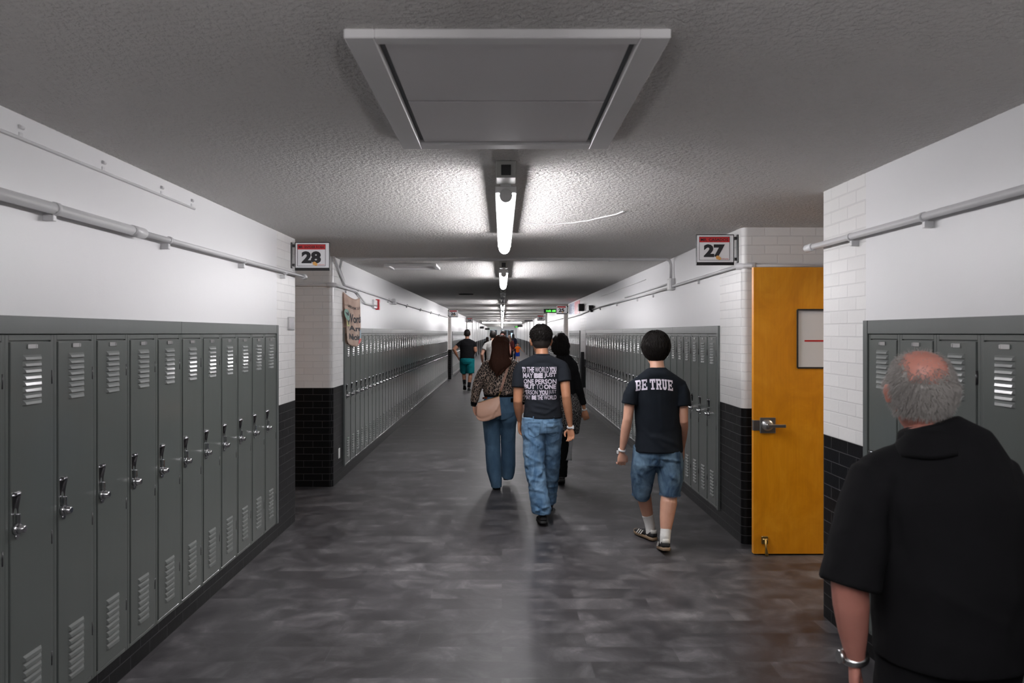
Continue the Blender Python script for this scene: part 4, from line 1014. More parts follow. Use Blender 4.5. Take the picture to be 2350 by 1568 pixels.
    for cx in (-.09, 0.0, .09):
        bm = bmesh.new(); h = bvh.ray_cast(Vector((cx+xm, -1, .945)), Vector((0, 1, 0)))
        if h[0] is not None: box(bm, cx+xm-.006, cx+xm+.006, h[0].y-.007, h[0].y+.004, .918, .962, .002); obj('belt_loop', bm, M['denim_light'], j)
    shoe(P.root, anL, .03, .10, 'shoe', M['shoe_black'], M['rubber']); shoe(P.root, anR, -.05, -.12, 'shoe', M['shoe_black'], M['rubber'])
    d = Vector(wrR)-Vector(elR); band(P.root, 'wristband', M['band'], wrR, d, .0315, .008)
    bm = bmesh.new(); w0 = Vector(wrR); box(bm, w0.x+.012, w0.x+.030, w0.y-.036, w0.y-.020, w0.z-.014, w0.z+.012, .002); obj('band_clasp', bm, M['band'], P.root)
    # hair: thick curls on top, faded sides and nape
    M['fade'] = mat('faded_short_hair', (0.03, 0.02, 0.015), 0.8); g = N(M['fade']); c = g.n('TexCoord'); sp = g.n('SeparateXYZ'); g.l(c.outputs['Object'], sp.inputs[0])
    z0 = T.translation.z
    g.out('Base Color', g.ramp(g.rng(sp.outputs['Z'], z0-.105, z0-.05, 0, 1), [(0.0, (0.40, 0.19, 0.11)), (0.45, (0.12, 0.06, 0.035)), (1, (0.016, 0.011, 0.009))]))
    hair_cap(T, 1.06, lambda p: .0055, M['fade'], P.root, 'short_hair', nape=-.085, lump=.0006, lf=120)
    hc = hair_cap(T, 1.06, lambda p: .004 + .020*max(0, min(1, (p.z+.0)/.06)), M['black_hair'], P.root, 'hair', nape=-.030, lump=.006, lf=34, sub=6)
    rnd = random.Random(4); st = []
    for _ in range(1500):
        a = rnd.uniform(0, 2*PI); zz = rnd.uniform(-.15, .98); rr_ = math.sqrt(1-zz*zz); d = Vector((math.cos(a)*rr_, math.sin(a)*rr_, zz))
        base = Vector((d.x*.078, d.y*.099-.004, d.z*.103+.014)); 
        if base.z < -.03 - (.01 if base.y < 0 else -.06): continue
        base += d*(.006 + .018*max(0, min(1, (base.z+.0)/.06))*rnd.uniform(.85, 1.25)); u = d.cross(Vector((rnd.uniform(-1, 1), rnd.uniform(-1, 1), rnd.uniform(-1, 1)))).normalized(); v = d.cross(u); R = rnd.uniform(.004, .010); a0 = rnd.uniform(0, 6)
        st.append([T @ (1.06*base + (u*math.cos(a0+i*.7) + v*math.sin(a0+i*.7))*R + d*(.004*math.sin(i*.8))) for i in range(7)])
    strands(P.root, 'hair_curls', M['black_hair'], st, .0022)
teen_tee()

# ---- BE TRUE ------------------------------------------------------------------------------
def slab_letters(s, x0, x1, z0, z1):
    """collegiate block capitals with slab serifs, drawn from filled boxes in a 5 x 7 unit cell"""
    def R(a, b, c, d): return [(a, c), (b, c), (b, d), (a, d)]
    G = {'B': [R(0, 1.9, 0, 1.1), R(0, 1.9, 5.9, 7), R(.5, 1.9, 0, 7), R(1.9, 3.9, 0, 1.2), R(1.9, 3.9, 2.95, 4.05), R(1.9, 3.8, 5.8, 7), [(3.9, 0), (5, 1.0), (5, 2.8), (4.4, 3.5), (3.5, 3.5), (3.5, 0)], [(3.4, 3.5), (4.4, 3.5), (4.8, 4.2), (4.8, 6.1), (3.8, 7), (3.4, 7)]],
         'E': [R(0, 1.9, 0, 1.1), R(0, 1.9, 5.9, 7), R(.5, 1.9, 0, 7), R(1.9, 5, 0, 1.2), R(1.9, 5, 5.8, 7), R(1.9, 3.6, 2.95, 4.05), R(4, 5, 0, 2.1), R(4, 5, 4.9, 7), R(3.0, 3.8, 2.4, 4.6)],
         'T': [R(1.8, 3.2, 0, 7), R(.9, 4.1, 0, 1.1), R(0, 5, 5.8, 7), R(0, 1, 4.6, 7), R(4, 5, 4.6, 7)],
         'R': [R(0, 2.3, 0, 1.1), R(0, 1.9, 5.9, 7), R(.5, 1.9, 0, 7), R(1.9, 3.8, 5.8, 7), R(1.9, 3.6, 2.9, 4.0), [(3.4, 2.9), (4.4, 3.2), (4.9, 4.0), (4.9, 6.0), (3.8, 7), (3.4, 7)], [(2.6, 3.2), (3.9, 3.2), (4.7, 1.1), (3.4, 1.1)], R(3.2, 5.3, 0, 1.1)],
         'U': [R(.6, 1.9, 1.2, 7), R(3.1, 4.4, 1.2, 7), R(0, 2.3, 5.9, 7), R(2.7, 5, 5.9, 7), [(.6, 1.4), (1.6, 0), (3.4, 0), (4.4, 1.4), (3.1, 1.9), (1.9, 1.9)]]}
    # counters of B and R stay open because only strokes are drawn
    G['B'][6] = [(3.7, 0), (4.3, 0), (5, .9), (5, 2.9), (4.4, 3.5), (3.7, 3.5)]; G['B'][7] = [(3.5, 3.5), (4.3, 3.5), (4.8, 4.1), (4.8, 6.2), (4.1, 7), (3.5, 7)]
    G['R'][5] = [(3.5, 2.9), (4.3, 2.9), (4.9, 3.6), (4.9, 6.2), (4.2, 7), (3.5, 7)]
    n_ = sum(1 for c in s if c != ' ')*5.0 + (len(s)-1)*.55 + s.count(' ')*1.3; u = (x1-x0)/n_; h = (z1-z0)/7; x = x0; out = []
    for c in s:
        if c == ' ': x += 1.85*u; continue
        for poly in G[c]: out.append(([Vector((x+p[0]*u, 0, z0+p[1]*h)) for p in poly], [tuple(range(len(poly)))]))
        x += 5.55*u
    return out
def boy_be_true():
    P = Person('person in navy tee reading BE TRUE with denim shorts and white socks, walking away', 1508, 5.9, M['skin2'])
    q = P.q; T = Thead((q(1507, 812)[0], .03, 1.570), -.10, -.02)
    shL, elL, wrL = q(1449, 893, -.02), q(1440.5, 962, -.03), q(1427, 1036, .03)
    shR, elR, wrR = q(1566, 890, -.02), q(1568, 966, -.04), q(1566, 1026, .16)
    hipL, hipR = (-.085, .03, .86), (.085, -.02, .86)
    anL = q(1493, 1213, .24); anR = q(1526, 1243, -.14)
    anL = (anL[0], .24, .094); anR = (anR[0], -.14, .112)
    knL = (-.095, .19, .485); knR = (.095, -.01, .475)
    k = .96
    P.body(tz(TORSO, .955, .0, .86, .84), [(0, -.02, 1.40, .060, .055), (-.002, 0, 1.46, .054, .056), (T.translation.x, .02, 1.53, .054, .060)], T, 1.05,
           [arm_pts(shL, elL, wrL, (.052, .043, .038, .040, .026)), arm_pts(shR, elR, wrR, (.052, .043, .038, .040, .026))],
           [leg_pts(hipL, knL, anL, (.08, .074, .055, .060, .036)), leg_pts(hipR, knR, anR, (.08, .074, .057, .066, .037))],
           [dict(W=wrL, d=(.02, .06, -1), t=(1, .25, 0), n_=(.15, 1, 0), curl=1.0, s=.95), dict(W=wrR, d=(0, .2, -1), t=(-.2, 1, 0), n_=(-1, 0, 0), curl=.7, s=.95)],
           [(anL, .38, 0), (anR, -.10, .28)], voxel=.0046)
    x0, x1, hz = q(1457.5, 1031)[0], q(1565, 1031)[0], q(0, 1033)[2]; xm = (x0+x1)/2
    S = [(xm, -.008, hz-.010, (x1-x0)/2+.004, .154), (xm, -.006, hz+.06, (x1-x0)/2, .140), (xm, -.005, .93, .180, .124), (0.0, -.005, 1.05, .178, .122), (0, -.005, 1.18, .182, .124), (0, -.008, 1.28, .190, .120), (0, -.012, 1.335, .180, .100), (0, -.014, 1.375, .138, .080), (0, -.014, 1.408, .084, .066), (0, -.012, 1.428, .066, .058)]
    def sleeve(sh, el, tt):
        e = lerp(sh, el, tt); s_ = 1 if sh[0] > 0 else -1
        return ('y', [(sh[0]-s_*.045, sh[1], sh[2]+.010, .068, .052), (sh[0]-s_*.012, sh[1], sh[2]-.004, .072, .056), (*lerp(sh, el, .18), .074, .058), (*lerp(sh, el, .4), .076, .060), (*e, .078, .066)])
    cr = [((-.05, -.13, .90), (.13, -.13, .84), .009, .02), ((-.15, -.10, .96), (.02, -.14, .82), .007, .018), ((.16, -.09, 1.2), (.12, -.12, .98), .006, .02), ((-.17, -.08, 1.22), (-.15, -.11, 1.0), .006, .02), ((.0, -.14, 1.2), (.02, -.14, .95), .004, .02), ((-.19, -.07, 1.30), (-.17, -.1, 1.20), -.006, .016), ((.19, -.07, 1.30), (.17, -.1, 1.20), -.006, .016)]
    sh = P.garment('tshirt', M['tee_navy'], [S, ('y', shoulders(shL, shR, [(1.432,)], 1.04)), sleeve(shL, elL, .50), sleeve(shR, elR, .55)], .007, 4, dict(amp=.0035, freq=(7, 7, 8), creases=cr, seed=9))
    def X(px): return (px-VX)*5.77/F - P.X
    def Z(py): return EYE - (py-VY)*5.77/F
    items = slab_letters('BE TRUE', X(1461), X(1545.5), Z(898), Z(874))
    for vs, fs in items:
        for v in vs:
            t = (v.x-X(1461))/(X(1545.5)-X(1461)); v.z += .014*(1-(2*t-1)**2)*1.0 - .004*(1-t)
    back_print(sh, items, M['print'])
    # shorts
    H = [(xm, -.005, .86, .150, .108), (xm, -.005, .80, .162, .120), (xm, -.008, .775, .172, .128), (xm, -.008, .74, .178, .134), (xm, .0, .68, .17, .12)]
    zl, zr = q(0, 1138, .1)[2], q(0, 1139, -.1)[2]
    LL = [(-.085, .02, .80, .098, .120), (-.092, .03, .68, .100, .120), (-.100, .08, .56, .094, .112), (-.100, .13, zl+.02, .074, .10), (-.100, .14, zl, .070, .096)]
    RR = [(.085, -.01, .80, .100, .124), (.094, -.02, .68, .104, .126), (.098, -.03, .56, .096, .118), (.094, -.03, zr+.02, .080, .105), (.094, -.03, zr, .078, .102)]
    cr = [((.02, -.14, .71), (.16, -.13, .69), -.012, .010), ((.02, -.14, .73), (.16, -.13, .71), .008, .010), ((-.16, -.1, .72), (-.08, -.14, .68), -.009, .012), ((-.08, -.14, .68), (-.04, -.13, .72), -.009, .012), ((0, -.14, .82), (0, -.13, .60), -.014, .014), ((.05, -.15, .62), (.15, -.15, .54), .008, .016), ((.04, -.15, .50), (.10, -.15, .60), .007, .015), ((-.15, -.05, .60), (-.05, -.06, .50), .008, .016), ((.17, -.06, .76), (.16, -.08, .52), .008, .014)]
    j = P.garment('denim_shorts', M['denim_short'], [H, LL, RR], .0065, 3, dict(amp=.006, freq=(9, 9, 13), creases=cr, seed=5))
    bm = bmesh.new(); rnd = random.Random(2)
    for (cx, cy, zz, rw, rd) in ((RR[-1][0], RR[-1][1], zr, .079, .103), (LL[-1][0], LL[-1][1], zl, .071, .097)):
        for i in range(110):
            a = 2*PI*i/110; p = Vector((cx+rw*math.cos(a), cy+rd*math.sin(a), zz+.012)); tube(bm, [p, p+Vector((rnd.uniform(-.002, .002), rnd.uniform(-.002, .002), -.012)), p+Vector((rnd.uniform(-.004, .004), rnd.uniform(-.004, .004), -.019))], .0012, 3, caps=False)
    obj('frayed_hem', bm, M['denim_light'], j)
    # socks
    def sock(an, kn, yaw, top):
        a, b = Vector(an), Vector(kn); u = (b-a).normalized(); TT = Matrix.Translation(a) @ Matrix.Rotation(yaw, 4, 'Z')
        bm = bmesh.new(); limb(bm, [(*(a+u*top), .047), (*(a+u*(top-.012)), .0475), (*(a+u*(top-.02)), .0455), (*(a+u*top*.5), .0415), (*(a+u*.02), .0405), (*(TT @ Vector((0, .0, -.03))), .038, .042), (*(TT @ Vector((0, .03, -.055))), .034, .030)], 20)
        me = remeshed(bm, .004, 2); wrinkle(me, .0010, (14, 14, 60)); link('sock', me, P.root, M['sock'])
    sock(anL, knL, .38, .125); sock(anR, knR, -.10, .135)
    def deco(side):
        def f(o, TT):
            for sx in (-1, 1):
                bm = bmesh.new()
                for i in range(3):
                    y = .135+.026*i; hw = .045+.002*i
                    a = [TT @ Vector((sx*(hw+.0015), y, .026)), TT @ Vector((sx*(hw+.0010), y+.013, .026)), TT @ Vector((sx*(hw-.008), y+.005-.018, .062)), TT @ Vector((sx*(hw-.008), y-.008-.018, .062))]
                    b = [p + (TT.to_3x3() @ Vector((sx*.003, 0, 0))) for p in a]
                    vs = [bm.verts.new(p) for p in a+b]
                    for ff in ((0, 1, 2, 3), (7, 6, 5, 4), (0, 4, 5, 1), (1, 5, 6, 2), (2, 6, 7, 3), (3, 7, 4, 0)): bm.faces.new([vs[z] for z in ff])
                bmesh.ops.recalc_face_normals(bm, faces=bm.faces); obj('white_stripes', bm, M['white_rubber'], o)
            bm = bmesh.new(); rr = []
            for z, hw, d in ((.056, .030, -.004), (.072, .029, -.003), (.088, .026, -.004)):
                rr.append([TT @ Vector((hw*math.cos(PI+PI*i/10), .018+(-(.018-d)+0)*0 + .022*math.sin(PI+PI*i/10), z)) for i in range(11)] + [TT @ Vector((hw*.86*math.cos(PI+PI*i/10), .018+.018*math.sin(PI+PI*i/10), z)) for i in range(10, -1, -1)])
            rings_loft(bm, rr, True); obj('white_heel_collar', bm, M['white_rubber'], o)
        return f
    shoe(P.root, anL, .38, .0, 'sneaker', M['shoe_black'], M['gum'], extra=deco(0)); shoe(P.root, anR, -.10, .22, 'sneaker', M['shoe_black'], M['gum'], extra=deco(1))
    band(P.root, 'wristband', M['band'], lerp(wrL, elL, .04), Vector(wrL)-Vector(elL), .031, .007)
    bm = bmesh.new(); w0 = Vector(wrL); box(bm, w0.x-.040, w0.x-.026, w0.y-.014, w0.y+.006, w0.z-.018, w0.z+.006, .002); obj('band_clasp', bm, M['band'], P.root)
    hair_cap(T, 1.05, lambda p: .015 + .012*max(0, min(1, (p.z+.03)/.08)), M['black_hair'], P.root, 'hair', nape=-.082, lump=.006, lf=26, sub=6)
    rnd = random.Random(11); st = []
    for _ in range(2200):
        a = rnd.uniform(0, 2*PI); zz = rnd.uniform(-.6, 1.0); rr_ = math.sqrt(max(0, 1-zz*zz)); d = Vector((math.cos(a)*rr_, math.sin(a)*rr_, zz))
        base = Vector((d.x*.078, d.y*.099-.004, d.z*.103+.014))
        if base.z < (-.058 if base.y < -.02 else -.02 if base.y < .03 else .05): continue
        base += d*(.012 + .013*max(0, min(1, (base.z+.03)/.08))); dn = (Vector((0, -.25, -1)) - d*Vector((0, -.25, -1)).dot(d)).normalized(); sw = d.cross(dn)*rnd.uniform(-.7, .7)
        st.append([T @ ((base + (dn+sw*.6)*(.011*i) + d*(.009*math.sin(i*.55) - .0016*i*i*.35) + d.cross(dn)*.003*math.sin(i*1.3+a*5))*1.05) for i in range(6)])
    strands(P.root, 'hair_locks', M['black_hair'], st, .0022)
boy_be_true()

# ---- woman in the network print blouse ------------------------------------------------------
def woman_blouse():
    P = Person('person with long brown hair, black and tan patterned blouse and flared jeans, walking away', 1147, 8.2, M['skin2'])
    q = P.q; T = Thead((q(1149, 800)[0], .03, 1.545), -.05, -.03)
    shL, elL, wrL = q(1115, 838, -.01), q(1096, 884, -.06), q(1087, 928, -.02)
    shR, elR, wrR = q(1180, 838, -.01), q(1196, 880, -.05), q(1200, 925, .05)
    hipL, hipR = (-.085, 0, .86), (.085, 0, .86)
    anL = (q(1140, 1112)[0], -.04, .10); anR = (q(1162, 1090)[0], .22, .13)
    knL = (-.080, .02, .46); knR = (.095, .12, .46)
    P.body(tz(TORSO, .93, .02, .92, .92), [(0, -.02, 1.36, .055, .052), (0, 0, 1.42, .050, .052), (T.translation.x, .02, 1.49, .050, .056)], T, .97,
           [arm_pts(shL, elL, wrL, (.055, .046, .036, .038, .024)), arm_pts(shR, elR, wrR, (.055, .046, .036, .038, .024))],
           [leg_pts(hipL, knL, anL, (.085, .078, .05, .05, .034)), leg_pts(hipR, knR, anR, (.085, .078, .05, .05, .034))],
           [dict(W=wrL, d=(.25, .05, -1), t=(.6, .8, 0), n_=(.9, -.3, 0), curl=.35, s=.9), dict(W=wrR, d=(0, .2, -1), t=(-.3, 1, 0), n_=(-1, 0, 0), curl=.6, s=.9)],
           [(anL, .0, .25), (anR, .0, .0)], voxel=.0052)
    xL, xR = q(1107, 900)[0], q(1184, 900)[0]; xm = (xL+xR)/2; hz = q(0, 903)[2]
    S = [(xm, -.005, hz, .172, .128), (xm, -.008, hz+.03, .182, .142), (xm, -.008, hz+.09, .170, .138), (xm-.005, -.006, 1.19, .164, .132), (.006, -.005, 1.27, .172, .128), (.0, -.008, 1.33, .160, .108), (0, -.012, 1.37, .120, .085), (0, -.012, 1.405, .070, .062)]
    def sleeve(sh, el, wr, cuff):
        s_ = 1 if sh[0] > 0 else -1
        return ('y', [(sh[0]-s_*.05, sh[1], sh[2]+.01, .064, .055), (sh[0]-s_*.012, sh[1], sh[2]-.004, .068, .058), (*lerp(sh, el, .4), .072, .058), (*lerp(sh, el, .85), .074, .060), (*lerp(el, wr, .25), .070, .052), (*lerp(el, wr, .6), .066, .050), (*lerp(el, wr, .85), .052, .042)])
    cr = [((-.15, -.1, 1.25), (-.12, -.13, 1.02), .007, .018), ((.02, -.14, 1.2), (.04, -.14, 1.02), .007, .018), ((.12, -.12, 1.24), (.10, -.14, 1.03), .007, .02), ((-.05, -.14, 1.16), (-.06, -.14, 1.03), .008, .014)]
    b = P.garment('blouse', M['leopard'], [S, ('y', shoulders(shL, shR, [(1.41,)], 1.02)), sleeve(shL, elL, wrL, 0), sleeve(shR, elR, wrR, 0)], .0075, 4, dict(amp=.008, freq=(8, 8, 11), creases=cr, seed=2))
    bm = bmesh.new(); limb(bm, [(xm, -.005, hz-.035, .162, .122), (xm, -.005, hz-.032, .166, .127), (xm, -.005, hz+.006, .172, .130), (xm, -.005, hz+.01, .168, .126)], 36); obj('waistband', bm, M['black_cloth'], b)
    for wr, el in ((wrL, elL), (wrR, elR)):
        bm = bmesh.new(); limb(bm, [(*lerp(el, wr, .82), .046, .038), (*lerp(el, wr, .88), .043, .037), (*lerp(el, wr, 1.0), .038, .034)], 20, (0, 1, 0)); obj('cuff', bm, M['black_cloth'], b)
    # flared jeans
    H = [(xm, -.005, hz, .150, .112), (xm, -.006, hz-.03, .160, .122), (xm, -.010, .92, .178, .138), (xm-.003, -.014, .84, .186, .146), (xm-.003, -.01, .77, .180, .135)]
    a = lambda px, py, dy, rw, rd: (*q(px, py, dy), rw, rd)
    LL = [(-.085, 0, .86, .108, .135), (-.090, -.0, .76, .104, .122), a(1128, 985, .0, .092, .102), a(1131, 1020, .02, .084, .09), a(1132, 1050, .0, .084, .09), a(1134, 1080, -.02, .080, .092), a(1138.5, 1105, -.04, .066, .09), a(1139.5, 1118, -.04, .058, .085)]
    RR = [(.085, 0, .86, .108, .135), (.092, .01, .76, .102, .12), a(1166, 975, .04, .088, .10), a(1166, 1010, .10, .082, .088), a(1166, 1040, .13, .080, .09), a(1166.5, 1065, .16, .080, .095), a(1166, 1082, .19, .076, .10), a(1164, 1095, .2, .066, .10)]
    cr = [((xm, -.16, .93), (xm, -.14, .74), -.014, .014), ((-.15, -.1, .78), (-.03, -.15, .72), -.006, .012), ((.03, -.15, .74), (.16, -.1, .80), -.007, .012)]
    j = P.garment('flared_jeans', M['denim_mid'], [H, LL, RR], .0075, 4, dict(amp=.0035, freq=(8, 8, 6), creases=cr, seed=7))
    me = j.data; bvh = BVHTree.FromPolygons([v.co for v in me.vertices], [tuple(p.vertices) for p in me.polygons])
    def onback(x, z): 
        h = bvh.ray_cast(Vector((x, -1, z)), Vector((0, 1, 0))); return h[0] if h[0] is not None else Vector((x, -.12, z))
    def patch(name, x0, x1, z0, z1, m, th):
        bm = bmesh.new(); n_ = 6; g = [[bm.verts.new(onback(x0+(x1-x0)*i/n_, z0+(z1-z0)*k/2) + Vector((0, -th, 0))) for i in range(n_+1)] for k in range(3)]
        for k in range(2):
            for i in range(n_): bm.faces.new((g[k][i], g[k][i+1], g[k+1][i+1], g[k+1][i]))
        bmesh.ops.solidify(bm, geom=bm.faces[:], thickness=th); obj(name, bm, m, j)
    x0, _, z0 = q(1107, 914); patch('leather_patch', x0+.005, x0+.055, z0, z0+.022, mat('orange_leather', (0.5, 0.12, 0.04), 0.6), .003)
    x0, _, z0 = q(1172, 917); patch('phone', x0, x0+.045, z0-.02, z0+.022, M['black_plastic'], .008)
    for cx in (-.09, .09):
        bm = bmesh.new(); pts = [onback(xm+cx+dx, z) for dx, z in ((-.06, .90), (.06, .90), (.058, .80), (0, .775), (-.058, .80), (-.06, .90))]; tube(bm, pts, .0022, 5); obj('back_pocket', bm, M['denim_short'], j)
    shoe(P.root, anL, 0, .22, 'shoe', M['shoe_black'], M['rubber'], s=.9); shoe(P.root, anR, 0, .0, 'shoe', M['shoe_black'], M['rubber'], s=.9)
    band(P.root, 'watch_strap', M['rubber'], lerp(wrL, elL, -.03), Vector(wrL)-Vector(elL), .030, .012)
    # long hair: shell down the back, then loose strands
    hs = .97; Tl = T.translation
    bm = bmesh.new()
    ell(bm, T @ (Vector((0, -.010, .022))*hs), (.093, .105, .112), 4)
    zc = Tl.z
    limb(bm, [(Tl.x, -.02, zc+.05, .088, .085), (Tl.x, -.045, zc-.03, .094, .072), (Tl.x, -.066, zc-.10, .102, .056), (Tl.x+.004, -.100, zc-.150, .118, .046), (Tl.x-.016, -.130, zc-.205, .088, .036), (Tl.x-.024, -.145, zc-.255, .058, .026), (Tl.x-.028, -.150, zc-.300, .028, .014)], 28)
    for v in bm.verts:   # open the face
        l = T.inverted() @ v.co
        if l.y > .045 and l.z < .075: v.co = T @ Vector((l.x*.75, .02, l.z))
    me = remeshed(bm, .0065, 5)
    for v in me.vertices:
        n_ = noise.noise(Vector((v.co.x*75, v.co.y*20, v.co.z*7)))*.006 + noise.noise(Vector((v.co.x*22, 0, v.co.z*6)))*.010; v.co += v.normal*n_
    link('hair', me, P.root, M['brown_hair'])
    bvh2 = BVHTree.FromPolygons([v.co for v in me.vertices], [tuple(p.vertices) for p in me.polygons])
    rnd = random.Random(5); st = []
    for _ in range(1500):
        u = rnd.uniform(-1, 1); pts = []; ph = rnd.uniform(0, 6); f_ = rnd.uniform(.5, 1.1); n_ = 15
        zs = zc + .115 - rnd.uniform(0, .25); ze = zc - .20 - .15*rnd.random()*(1-.75*abs(u+.15)) if rnd.random() < .85 else zc-.2
        for i in range(n_):
            t = i/(n_-1); z = zs + (ze-zs)*t; h = max(0, (zc+.118-z)); wdt = min(.090, math.sqrt(max(0, h*.16))) + .030*min(1, max(0, (zc-.03-z)/.16)); 
            if z < zc-.16: wdt *= max(.25, 1-(zc-.16-z)/.15)
            x = Tl.x - .035*max(0, min(1, (zc-.13-z)/.1)) + u*wdt*1.02 + .006*math.sin(ph+t*7*f_)
            hit = bvh2.ray_cast(Vector((x, -1, z)), Vector((0, 1, 0)))
            y = hit[0].y if hit[0] is not None and hit[0].y < .06 else (pts[-1].y if pts else -.02)
            if pts and hit[0] is None: y = pts[-1].y - .004
            pts.append(Vector((x, y - .003 - .004*rnd.random(), z)))
        st.append(pts)
    for _ in range(900):
        a = rnd.uniform(-PI*1.08, PI*.08); t0 = rnd.uniform(0, .5); t1 = t0 + rnd.uniform(.7, 1.3); pts = []
        for i in range(9):
            t = t0 + (t1-t0)*i/8; d = Vector((math.sin(t)*math.cos(a), math.sin(t)*math.sin(a), math.cos(t)))
            h = bvh2.find_nearest(T @ (Vector((0, -.01, .022)) + d*.118))
            if h[0] is None: break
            pts.append(h[0] + h[1]*.0035)
        if len(pts) > 4: st.append(pts)
    strands(P.root, 'hair_strands', M['brown_hair'], st, .0017)
    # crossbody bag: hangs on her back from the right shoulder
    dy = -.20
    A = lambda px, py, d=dy: Vector(q(px, py, d)) + Vector((P.X, P.Y, 0))
    r = empty('crossbody_bag', A(1120, 940)); r0 = r.location.copy(); tag(r, 'beige leather crossbody bag on the back hip of the woman in the patterned blouse', 'bag')
    TL, TR, BR, BL = A(1095.5, 925, -.20), A(1146, 909.5, -.20), A(1150.5, 953, -.22), A(1093, 957, -.22); BM = A(1116, 966, -.22)
    bm = bmesh.new(); nu, nv = 20, 16; gf, gb_ = [], []
    for k in range(nv+1):
        v_ = k/nv; rf, rb = [], []
        for i in range(nu+1):
            u_ = i/nu; top = TL.lerp(TR, u_); bot = BL.lerp(BR, u_) + Vector((0, 0, -.052*math.sin(PI*min(1, max(0, u_)**.62))**1.0)); p = top.lerp(bot, v_) - r0
            th = .010 + .062*math.sin(PI*min(1, v_*.85+.02))**.9*math.sin(PI*(.06+.88*u_))**.6 + .004*noise.noise(Vector((u_*5, v_*4, 1)))
            dent = -.020*math.exp(-((u_-.80)/.04)**2)*max(0, v_-.3) + .014*math.exp(-((u_+v_*.75-1.25)/.04)**2) - .012*math.exp(-((v_-.72-.18*(1-u_))/.05)**2)*(u_ < .82) 
            rf.append(bm.verts.new(p + Vector((0, -th*.8 - dent, 0)))); rb.append(bm.verts.new(p + Vector((0, th*.45, 0))))
        gf.append(rf); gb_.append(rb)
    for k in range(nv):
        for i in range(nu):
            bm.faces.new((gf[k][i], gf[k+1][i], gf[k+1][i+1], gf[k][i+1])).smooth = True; bm.faces.new((gb_[k][i+1], gb_[k+1][i+1], gb_[k+1][i], gb_[k][i])).smooth = True
    for k in range(nv):
        bm.faces.new((gf[k][0], gb_[k][0], gb_[k+1][0], gf[k+1][0])); bm.faces.new((gb_[k][nu], gf[k][nu], gf[k+1][nu], gb_[k+1][nu]))
    for i in range(nu):
        bm.faces.new((gb_[0][i], gf[0][i], gf[0][i+1], gb_[0][i+1])); bm.faces.new((gf[nv][i], gb_[nv][i], gb_[nv][i+1], gf[nv][i+1]))
    obj('pouch', bm, M['beige'], r)
    bm = bmesh.new(); tube(bm, [TL-r0+Vector((.005, -.012, .002)), TR-r0+Vector((-.005, -.012, .002))], .0028, 8); obj('zipper', bm, M['brass'], r)
    # strap lies on the blouse; finds the cloth by looking from behind
    mb = b.data; bv = BVHTree.FromPolygons([v.co for v in mb.vertices], [tuple(p.vertices) for p in mb.polygons]); off = Vector((P.X, P.Y, 0))
    s0, s1 = A(1148.5, 899, -.15), A(1172, 822, -.10); bm = bmesh.new(); L_, R_ = [], []
    for i in range(22):
        t = i/21; p = s0.lerp(s1, t) - off; h = bv.ray_cast(Vector((p.x, -1, p.z)), Vector((0, 1, 0)))
        y = (h[0].y if h[0] is not None else p.y) - .016
        if t < .08: y = min(y, -.16)
        c = Vector((p.x, y, p.z)) + off - r0; L_.append(bm.verts.new(c + Vector((-.0125, 0, .004)))); R_.append(bm.verts.new(c + Vector((.0125, 0, -.004))))
    top = (s1-off); c = Vector((top.x+.006, .0, 1.435)) + off - r0; L_.append(bm.verts.new(c + Vector((-.0125, 0, .0)))); R_.append(bm.verts.new(c + Vector((.0125, 0, 0))))
    for i in range(len(L_)-1): bm.faces.new((L_[i], R_[i], R_[i+1], L_[i+1])).smooth = True
    bmesh.ops.solidify(bm, geom=bm.faces[:], thickness=.0035); bmesh.ops.recalc_face_normals(bm, faces=bm.faces); obj('strap', bm, M['beige'], r, smooth=False)
    bm = bmesh.new(); e = s0-r0+Vector((0, -.01, 0)); tube(bm, [e+Vector((0, -.0, .006)), e+Vector((-.004, -.005, -.02)), TR-r0+Vector((-.006, -.01, .006))], .0055, 8); obj('strap_clip', bm, M['brass'], r)
woman_blouse()

